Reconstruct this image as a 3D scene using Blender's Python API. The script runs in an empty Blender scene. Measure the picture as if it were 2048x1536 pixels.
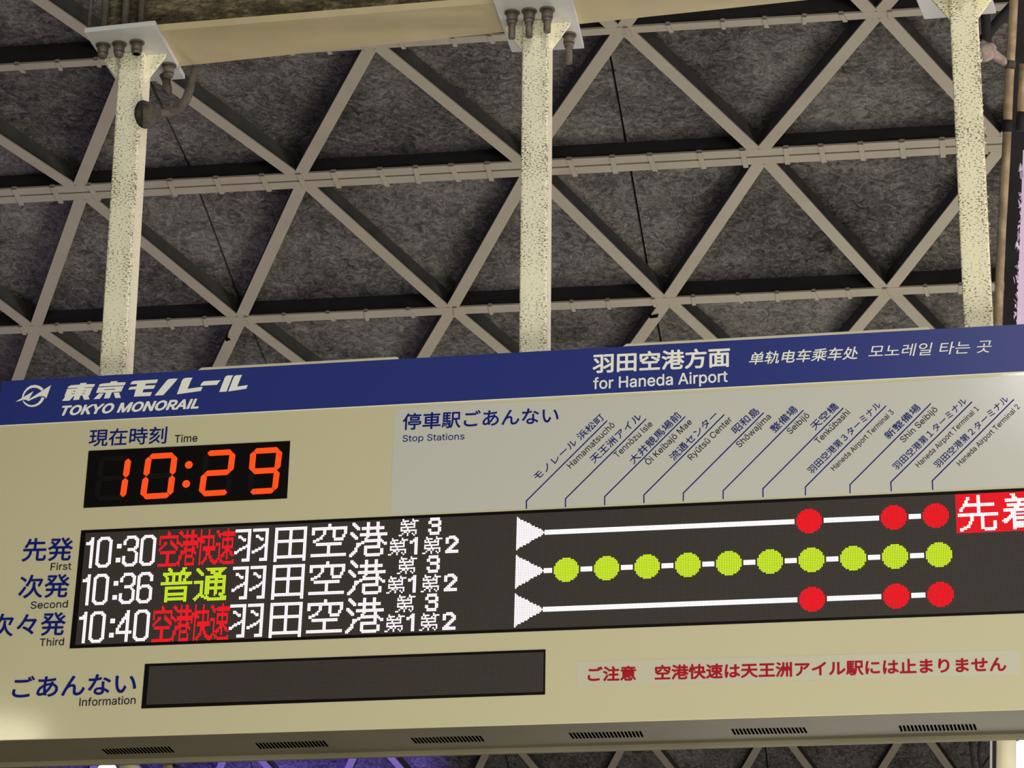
import bpy, bmesh, math, random
import numpy as np
from mathutils import Vector, Matrix

random.seed(7)
SC = bpy.context.scene
COL = SC.collection

# ------------------------------------------------------------------ camera
W, H, F = 2048.0, 1536.0, 5460.8          # frame and focal length in pixels
PITCH, ROLL = 0.327887, 0.011436
cp, sp, cr, sr = math.cos(PITCH), math.sin(PITCH), math.cos(ROLL), math.sin(ROLL)
_right, _up, _fwd = Vector((1, 0, 0)), Vector((0, -sp, cp)), Vector((0, cp, sp))
CAM_R = cr * _right + sr * _up
CAM_U = -sr * _right + cr * _up
CAM_F = _fwd
CAM_P = Vector((0, 0, 1.6))
cam = bpy.data.cameras.new('camera')
cam.sensor_fit = 'HORIZONTAL'
cam.sensor_width = 36.0
cam.lens = F / W * 36.0
cam.clip_end = 200
cam_o = bpy.data.objects.new('camera', cam)
COL.objects.link(cam_o)
m = Matrix.Identity(4)
for i in range(3):
    m[i][0], m[i][1], m[i][2], m[i][3] = CAM_R[i], CAM_U[i], -CAM_F[i], CAM_P[i]
cam_o.matrix_world = m
SC.camera = cam_o

# ------------------------------------------------------------------ exposure, world, lights
SC.view_settings.view_transform = 'Standard'
SC.view_settings.look = 'None'
SC.view_settings.gamma = 1.0
SC.view_settings.use_curve_mapping = False
SC.view_settings.exposure = 0.0
wd = bpy.data.worlds.new('night')
SC.world = wd
wd.use_nodes = True
wd.node_tree.nodes['Background'].inputs[0].default_value = (0.75, 0.8, 1.0, 1)
wd.node_tree.nodes['Background'].inputs[1].default_value = 0.03


def lamp(name, kind, loc, target, power, color, size=1.0, size_y=None, spot=None, blend=0.5, spread=None):
    l = bpy.data.lights.new(name, kind)
    l.energy = power
    l.color = color
    if kind == 'AREA':
        l.shape = 'RECTANGLE'
        l.size = size
        l.size_y = size_y or size
        if spread:
            l.spread = math.radians(spread)
    else:
        l.shadow_soft_size = size
    if kind == 'SPOT':
        l.spot_size = math.radians(spot)
        l.spot_blend = blend
    o = bpy.data.objects.new(name, l)
    COL.objects.link(o)
    o.location = loc
    o.rotation_euler = (Vector(target) - Vector(loc)).to_track_quat('-Z', 'Y').to_euler()
    return o


WARM = (1.0, 0.97, 0.87)
lamp('front_key_light', 'AREA', (1.6, -1.5, 3.0), (0.2, 6.3, 3.9), 235, WARM, 6.0, 1.2)  # unseen key light added behind the camera
lamp('far_up_fill_light', 'AREA', (3.2, 15.0, 0.6), (1.6, 15.5, 7.0), 325, (1.0, 0.97, 0.86), 9.0, 4.0)  # unseen fill added low down, facing up, to brighten the ceiling lattice
lamp('low_front_fill_light', 'AREA', (0.5, 2.6, 0.5), (0.5, 8.0, 5.5), 120, (1.0, 0.98, 0.9), 5.0, 2.0)  # unseen upward fill added to lift the sign's underside and lip
lamp('right_fill_light', 'AREA', (6.5, 6.0, 3.2), (1.0, 7.2, 4.2), 230, (1.0, 0.86, 0.92), 0.8, 2.0)  # unseen pinkish light added to brighten the posts' right-hand sides
lamp('warm_lamp', 'AREA', (-4.42, 1.93, 4.86), (-1.2, 6.6, 3.0), 9, (1.0, 0.93, 0.66), 0.34, 0.34)
lamp('pale_lamp', 'AREA', (0.5, 0.95, 6.7), (1.3, 6.2, 3.8), 58, (0.95, 0.92, 1.0), 0.8, 0.5)
lamp('violet_neon_light', 'SPOT', (-2.6, 19.0, 3.4), (-2.45, 23.2, 6.0), 2600, (0.16, 0.1, 1.0), 0.12, spot=36, blend=0.2)
lamp('violet_wash_light', 'AREA', (-5.5, 12.0, 2.5), (-3.2, 14.8, 7.0), 66, (0.74, 0.62, 1.0), 2.0, 2.0)

# ------------------------------------------------------------------ geometry helpers


def ray(px, py):
    return CAM_R * ((px - W / 2) / F) + CAM_U * (-(py - H / 2) / F) + CAM_F


def hit(px, py, p0, n):
    d = ray(px, py)
    return CAM_P + d * ((p0 - CAM_P).dot(n) / d.dot(n))


def at_depth(px, py, depth):
    return CAM_P + ray(px, py) * depth


def srgb(r, g, b):
    def f(c):
        c /= 255.0
        return c / 12.92 if c <= 0.04045 else ((c + 0.055) / 1.055) ** 2.4
    return (f(r), f(g), f(b), 1.0)


def empty(name, loc=(0, 0, 0), rot=None):
    o = bpy.data.objects.new(name, None)
    o.empty_display_size = 0.1
    COL.objects.link(o)
    o.location = loc
    if rot is not None:
        o.rotation_euler = rot.to_euler()
    return o


def tag(o, label=None, cat=None, group=None, kind=None):
    if label:
        o['label'] = label
    if cat:
        o['category'] = cat
    if group:
        o['group'] = group
    if kind:
        o['kind'] = kind
    return o


def obj(name, data, mat=None, parent=None, label=None):
    if isinstance(data, bmesh.types.BMesh):
        me = bpy.data.meshes.new(name)
        data.normal_update()
        data.to_mesh(me)
        data.free()
    else:
        me = data
    if mat is not None:
        me.materials.clear()
        me.materials.append(mat)
    o = bpy.data.objects.new(name, me)
    COL.objects.link(o)
    if parent is not None:
        o.parent = parent
    if label:
        o['label'] = label
    return o


def hexa(bm, c):
    """box from eight corners: c[0:4] one face in order, c[4:8] the opposite one"""
    v = [bm.verts.new(p) for p in c]
    fs = [(0, 1, 2, 3), (7, 6, 5, 4), (0, 4, 5, 1), (1, 5, 6, 2), (2, 6, 7, 3), (3, 7, 4, 0)]
    out = [bm.faces.new([v[i] for i in f]) for f in fs]
    bmesh.ops.recalc_face_normals(bm, faces=out)
    return out


def box(bm, x0, x1, y0, y1, z0, z1):
    return hexa(bm, [(x0, y0, z0), (x1, y0, z0), (x1, y1, z0), (x0, y1, z0),
                     (x0, y0, z1), (x1, y0, z1), (x1, y1, z1), (x0, y1, z1)])


def obox(bm, a, b, side, up, w, h0, h1):
    """bar from a to b, width w along side, from h0 to h1 along up"""
    s = side * (w / 2)
    return hexa(bm, [a - s + up * h0, a + s + up * h0, a + s + up * h1, a - s + up * h1,
                     b - s + up * h0, b + s + up * h0, b + s + up * h1, b - s + up * h1])


def tube(bm, pts, radii, seg=14, cap=True):
    pts = [Vector(p) for p in pts]
    if not hasattr(radii, '__len__'):
        radii = [radii] * len(pts)
    rings = []
    t0 = (pts[1] - pts[0]).normalized()
    ref = t0.orthogonal().normalized()
    for i, p in enumerate(pts):
        t = (pts[min(i + 1, len(pts) - 1)] - pts[max(i - 1, 0)]).normalized()
        ref = (ref - t * ref.dot(t)).normalized()
        bi = t.cross(ref)
        rings.append([bm.verts.new(p + (ref * math.cos(2 * math.pi * k / seg) + bi * math.sin(2 * math.pi * k / seg)) * radii[i])
                      for k in range(seg)])
    for a, b in zip(rings, rings[1:]):
        for k in range(seg):
            f = bm.faces.new([a[k], a[(k + 1) % seg], b[(k + 1) % seg], b[k]])
            f.smooth = True
    if cap:
        bm.faces.new(list(reversed(rings[0])))
        bm.faces.new(rings[-1])


def bevel(o, w, seg=2):
    md = o.modifiers.new('bevel', 'BEVEL')
    md.width = w
    md.segments = seg
    md.limit_method = 'ANGLE'
    return o


# ------------------------------------------------------------------ materials
class N:
    def __init__(self, name):
        self.m = bpy.data.materials.new(name)
        self.m.use_nodes = True
        self.t = self.m.node_tree
        self.b = self.t.nodes['Principled BSDF']

    def n(self, kind, **kw):
        nd = self.t.nodes.new(kind)
        for k, v in kw.items():
            if k in nd.inputs:
                nd.inputs[k].default_value = v
            else:
                setattr(nd, k, v)
        return nd

    def l(self, a, ao, b, bi):
        self.t.links.new(a.outputs[ao], b.inputs[bi])

    def coord(self, scale=(1, 1, 1), out='Object'):
        tc = self.n('ShaderNodeTexCoord')
        mp = self.n('ShaderNodeMapping')
        mp.inputs['Scale'].default_value = scale
        self.l(tc, out, mp, 'Vector')
        return mp

    def noise(self, mp, scale, detail=3, rough=0.55):
        nz = self.n('ShaderNodeTexNoise')
        nz.inputs['Scale'].default_value = scale
        nz.inputs['Detail'].default_value = detail
        nz.inputs['Roughness'].default_value = rough
        self.l(mp, 'Vector', nz, 'Vector')
        return nz

    def ramp(self, src, out, stops):
        r = self.n('ShaderNodeValToRGB')
        e = r.color_ramp.elements
        e[0].position, e[0].color = stops[0]
        e[1].position, e[1].color = stops[-1]
        for p, c in stops[1:-1]:
            x = e.new(p)
            x.color = c
        self.l(src, out, r, 'Fac')
        return r

    def mix(self, fac, a, b, blend='MIX'):
        mx = self.n('ShaderNodeMix', data_type='RGBA', blend_type=blend)
        for s, idx in ((fac, 0), (a, 6), (b, 7)):
            if isinstance(s, tuple) and hasattr(s[0], 'outputs'):
                self.t.links.new(s[0].outputs[s[1]], mx.inputs[idx])
            else:
                mx.inputs[idx].default_value = s
        return (mx, 2)

    def color(self, s):
        self.t.links.new(s[0].outputs[s[1]], self.b.inputs['Base Color'])

    def bump(self, src, out, strength, dist=0.01):
        bp = self.n('ShaderNodeBump')
        bp.inputs['Strength'].default_value = strength
        bp.inputs['Distance'].default_value = dist
        self.l(src, out, bp, 'Height')
        self.l(bp, 'Normal', self.b, 'Normal')


def plain(name, col, rough=0.5, metal=0.0, var=0.0, vscale=4.0, bump=0.0, bscale=60.0, spec=None, coat=0.0, coat_rough=0.2):
    k = N(name)
    k.b.inputs['Roughness'].default_value = rough
    k.b.inputs['Metallic'].default_value = metal
    if spec is not None:
        k.b.inputs['Specular IOR Level'].default_value = spec
    if coat:
        k.b.inputs['Coat Weight'].default_value = coat
        k.b.inputs['Coat Roughness'].default_value = coat_rough
    if var:
        mp = k.coord()
        nz = k.noise(mp, vscale, 4)
        r = k.ramp(nz, 'Fac', [(0.3, tuple(c * (1 - var) for c in col[:3]) + (1,)), (0.7, tuple(min(1, c * (1 + var)) for c in col[:3]) + (1,))])
        k.color((r, 'Color'))
    else:
        k.b.inputs['Base Color'].default_value = col
    if bump:
        mp = k.coord()
        k.bump(k.noise(mp, bscale, 3), 'Fac', bump, 0.002)
    return k.m


def glow(name, col, strength):
    k = N(name)
    k.b.inputs['Base Color'].default_value = (0.0, 0.0, 0.0, 1)
    k.b.inputs['Specular IOR Level'].default_value = 0.0
    k.b.inputs['Emission Color'].default_value = col
    k.b.inputs['Emission Strength'].default_value = strength
    return k.m


def speckled(name, base, dirt, density=0.0, stretch=(150, 150, 330)):
    """cream paint with short dark cracks, thicker towards the edges and on the front face"""
    k = N(name)
    fine = k.noise(k.coord(stretch), 1.0, 3, 0.55)
    broad = k.noise(k.coord((1, 1, 1)), 6.0, 2)
    tc = k.n('ShaderNodeTexCoord')
    sx = k.n('ShaderNodeSeparateXYZ')
    k.l(tc, 'Object', sx, 'Vector')
    ab = k.n('ShaderNodeMath', operation='ABSOLUTE')
    k.l(sx, 'X', ab, 0)
    e = k.n('ShaderNodeMath', operation='MULTIPLY_ADD')
    k.l(ab, 0, e, 0)
    e.inputs[1].default_value = 1.6
    k.l(fine, 'Fac', e, 2)
    mth = k.n('ShaderNodeMath', operation='MULTIPLY_ADD')
    k.l(broad, 'Fac', mth, 0)
    mth.inputs[1].default_value = 0.30
    k.l(e, 0, mth, 2)
    side = k.n('ShaderNodeMath', operation='GREATER_THAN')
    k.l(sx, 'Y', side, 0)
    side.inputs[1].default_value = 0.007
    m2 = k.n('ShaderNodeMath', operation='MULTIPLY_ADD')
    k.l(side, 0, m2, 0)
    m2.inputs[1].default_value = -0.10
    k.l(mth, 0, m2, 2)
    t = 0.735 - density
    r = k.ramp(m2, 0, [(t, (0, 0, 0, 1)), (t + 0.085, (1, 1, 1, 1))])
    c = k.mix((r, 'Color'), base, dirt)
    k.color(c)
    k.b.inputs['Roughness'].default_value = 0.55
    inv = k.n('ShaderNodeMath', operation='SUBTRACT')
    inv.inputs[0].default_value = 1.0
    k.l(r, 'Color', inv, 1)
    k.bump(inv, 0, 0.5, 0.0012)
    return k.m


M = {}
M['cream'] = plain('cream_sign_paint', srgb(206, 198, 157), 0.5, var=0.015, vscale=2.0, bump=0.2, bscale=150, coat=0.45, coat_rough=0.08)
M['rim'] = plain('pale_rim_paint', srgb(238, 230, 198), 0.5)
M['blue'] = plain('blue_header_film', srgb(40, 52, 122), 0.6, spec=0.15, var=0.02, vscale=3, bump=0.02, bscale=30, coat=0.28, coat_rough=0.3)
M['paper'] = plain('pale_grey_film', srgb(201, 199, 184), 0.5, bump=0.08, bscale=70, coat=0.4, coat_rough=0.15)
M['notice'] = plain('pale_notice_film', srgb(203, 199, 172), 0.35)
M['navy'] = plain('navy_lettering', srgb(8, 27, 116), 0.5, spec=0.15)
M['ink'] = plain('dark_lettering', srgb(24, 24, 46), 0.5, spec=0.15)
M['white'] = plain('white_lettering', srgb(244, 242, 226), 0.5, spec=0.2)
M['redink'] = plain('red_lettering', srgb(172, 14, 34), 0.5, spec=0.15)
M['steel'] = plain('dull_stainless', srgb(126, 118, 92), 0.5, metal=0.1, var=0.14, vscale=3.5)
M['black'] = plain('black_frame', srgb(13, 10, 10), 0.5, spec=0.1)
M['slot'] = plain('dark_slot', srgb(5, 5, 4), 0.9, spec=0.0)
M['unlit'] = plain('unlit_segment', srgb(22, 19, 18), 0.6, spec=0.1)
M['led_white'] = glow('lit_white_led', (1.0, 0.86, 0.9, 1), 1.35)
M['led_line'] = glow('lit_white_line', (1.0, 0.93, 0.93, 1), 1.6)
M['led_red'] = glow('lit_red_led', (1.0, 0.012, 0.02, 1), 1.0)
M['led_green'] = glow('lit_lime_led', (0.66, 0.9, 0.03, 1), 1.0)
M['led_orange'] = glow('lit_orange_segment', (1.0, 0.075, 0.012, 1), 1.15)
M['frame_paint'] = plain('dusty_cream_steel', srgb(170, 161, 140), 0.6, var=0.06, vscale=6, bump=0.1, bscale=50)
M['web'] = plain('grimy_steel_and_web_shade', srgb(34, 32, 31), 0.85, var=0.3, vscale=8)  # on the purlin webs, flange shade is painted into this dark colour
M['web_rib'] = plain('grimy_rib_shade_steel', srgb(66, 66, 60), 0.85, var=0.25, vscale=10)  # shade above the rib flanges painted in, along with grime
M['beam'] = plain('yellowed_beam_paint', srgb(196, 180, 138), 0.55, var=0.08, vscale=5, bump=0.1, bscale=40)
M['plate'] = plain('pale_plate_paint', srgb(205, 205, 198), 0.5, var=0.04, vscale=9)
M['bolt'] = plain('grimy_bolt', srgb(104, 96, 84), 0.6, metal=0.3, var=0.3, vscale=60, bump=0.4, bscale=200)
M['pipe'] = plain('stained_cream_pipe', srgb(166, 146, 108), 0.7, var=0.4, vscale=22, bump=0.3, bscale=60)
M['dust'] = plain('dusty_lagging', srgb(84, 78, 68), 0.95, var=0.45, vscale=45, bump=0.9, bscale=120)
M['pink'] = plain('dusty_pink_lagging', srgb(178, 160, 146), 0.95, var=0.3, vscale=45, bump=0.9, bscale=120)
M['lilac'] = plain('lilac_light_paint', srgb(236, 214, 236), 0.5)  # lilac light falling on the column is painted into this colour
M['lampglass'] = glow('lit_lamp_glass', (1.0, 0.97, 0.9, 1), 6.0)
M['tube'] = glow('lit_white_tube', (1.0, 1.0, 1.0, 1), 3.0)
M['floor'] = plain('platform_tiles', srgb(150, 146, 138), 0.6, var=0.1)
M['post'] = speckled('flaking_cream_paint', srgb(243, 238, 206), srgb(112, 101, 76), 0.01)
M['post_dense'] = speckled('flaking_cream_paint_dense', srgb(246, 239, 200), srgb(116, 110, 84), 0.01, (150, 150, 270))
M['flake'] = plain('paint_flakes', srgb(226, 218, 196), 0.8)

k = N('sprayed_ceiling')
mp = k.coord((1, 1, 1))
n1, n2, n3 = k.noise(mp, 1.6, 3), k.noise(mp, 17.0, 5, 0.65), k.noise(mp, 90.0, 4, 0.75)
n2.inputs['Distortion'].default_value = 1.6
n3.inputs['Distortion'].default_value = 2.0
a1 = k.n('ShaderNodeMath', operation='MULTIPLY_ADD')
k.l(n2, 'Fac', a1, 0)
a1.inputs[1].default_value = 0.8
k.l(n3, 'Fac', a1, 2)
a2 = k.n('ShaderNodeMath', operation='MULTIPLY_ADD')
k.l(n1, 'Fac', a2, 0)
a2.inputs[1].default_value = 0.5
k.l(a1, 0, a2, 2)
r = k.ramp(a2, 0, [(0.0, (0, 0, 0, 1)), (1.0, (1, 1, 1, 1))])
mr = k.n('ShaderNodeMapRange')
mr.inputs['From Min'].default_value = 0.90
mr.inputs['From Max'].default_value = 1.42
k.l(a2, 0, mr, 'Value')
cr2 = k.ramp(mr, 'Result', [(0.0, srgb(26, 25, 24)), (0.40, srgb(110, 105, 98)), (1.0, srgb(206, 199, 188))])
k.color((cr2, 'Color'))
k.b.inputs['Roughness'].default_value = 0.95
k.bump(a1, 0, 1.0, 0.02)
M['ceiling'] = k.m

k = N('sprayed_beam_coat')
mp = k.coord((1, 1, 2.4))
n1, n2 = k.noise(mp, 9.0, 4), k.noise(mp, 38.0, 4, 0.7)
a1 = k.n('ShaderNodeMath', operation='ADD')
k.l(n1, 'Fac', a1, 0)
k.l(n2, 'Fac', a1, 1)
mr = k.n('ShaderNodeMapRange')
mr.inputs['From Min'].default_value = 0.75
mr.inputs['From Max'].default_value = 1.3
k.l(a1, 0, mr, 'Value')
cr2 = k.ramp(mr, 'Result', [(0.0, srgb(44, 38, 26)), (0.5, srgb(96, 86, 60)), (1.0, srgb(160, 148, 112))])
k.color((cr2, 'Color'))
k.b.inputs['Roughness'].default_value = 0.95
k.bump(a1, 0, 1.0, 0.015)
M['spray'] = k.m

# ------------------------------------------------------------------ the sign's own frame
YAW, TILT = -0.199537, 0.0814398
S_U = Vector((math.cos(YAW), math.sin(YAW), 0))
AWAY = Vector((-math.sin(YAW), math.cos(YAW), 0))
S_V = (math.cos(TILT) * Vector((0, 0, 1)) + math.sin(TILT) * AWAY).normalized()
S_W = S_U.cross(S_V).normalized()          # towards the viewer
S_O = at_depth(1024, 1100, 6.6)
S_MAT = Matrix((S_U, S_V, S_W)).transposed()


def uv(px, py, w=0.0):
    d = hit(px, py, S_O + S_W * w, S_W) - S_O
    return Vector((d.dot(S_U), d.dot(S_V)))


# LED grid: 72 rows of lamps
_a, _b = uv(172, 1067), uv(151, 1291)
PITCH_LED = (_a.y - _b.y) / 72.0
LED0 = Vector(((_a.x + _b.x) / 2, _a.y))

M_led = N('unlit_led_matrix')
tc = M_led.n('ShaderNodeTexCoord')
sx = M_led.n('ShaderNodeSeparateXYZ')
M_led.l(tc, 'Object', sx, 'Vector')
outs = []
for ax, o0 in (('X', LED0.x), ('Y', LED0.y)):
    s = M_led.n('ShaderNodeMath', operation='SUBTRACT')
    M_led.l(sx, ax, s, 0)
    s.inputs[1].default_value = o0
    d = M_led.n('ShaderNodeMath', operation='DIVIDE')
    M_led.l(s, 0, d, 0)
    d.inputs[1].default_value = PITCH_LED
    fr = M_led.n('ShaderNodeMath', operation='FRACT')
    M_led.l(d, 0, fr, 0)
    g = M_led.n('ShaderNodeMath', operation='GREATER_THAN')
    M_led.l(fr, 0, g, 0)
    g.inputs[1].default_value = 0.3
    outs.append(g)
mul = M_led.n('ShaderNodeMath', operation='MULTIPLY')
M_led.l(outs[0], 0, mul, 0)
M_led.l(outs[1], 0, mul, 1)
M_led.color(M_led.mix((mul, 0), srgb(40, 35, 32), srgb(80, 72, 66)))
M_led.b.inputs['Roughness'].default_value = 0.6
M_led.b.inputs['Specular IOR Level'].default_value = 0.2
M['led_panel'] = M_led.m

# ------------------------------------------------------------------ lettering
_dg = bpy.context.evaluated_depsgraph_get


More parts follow.
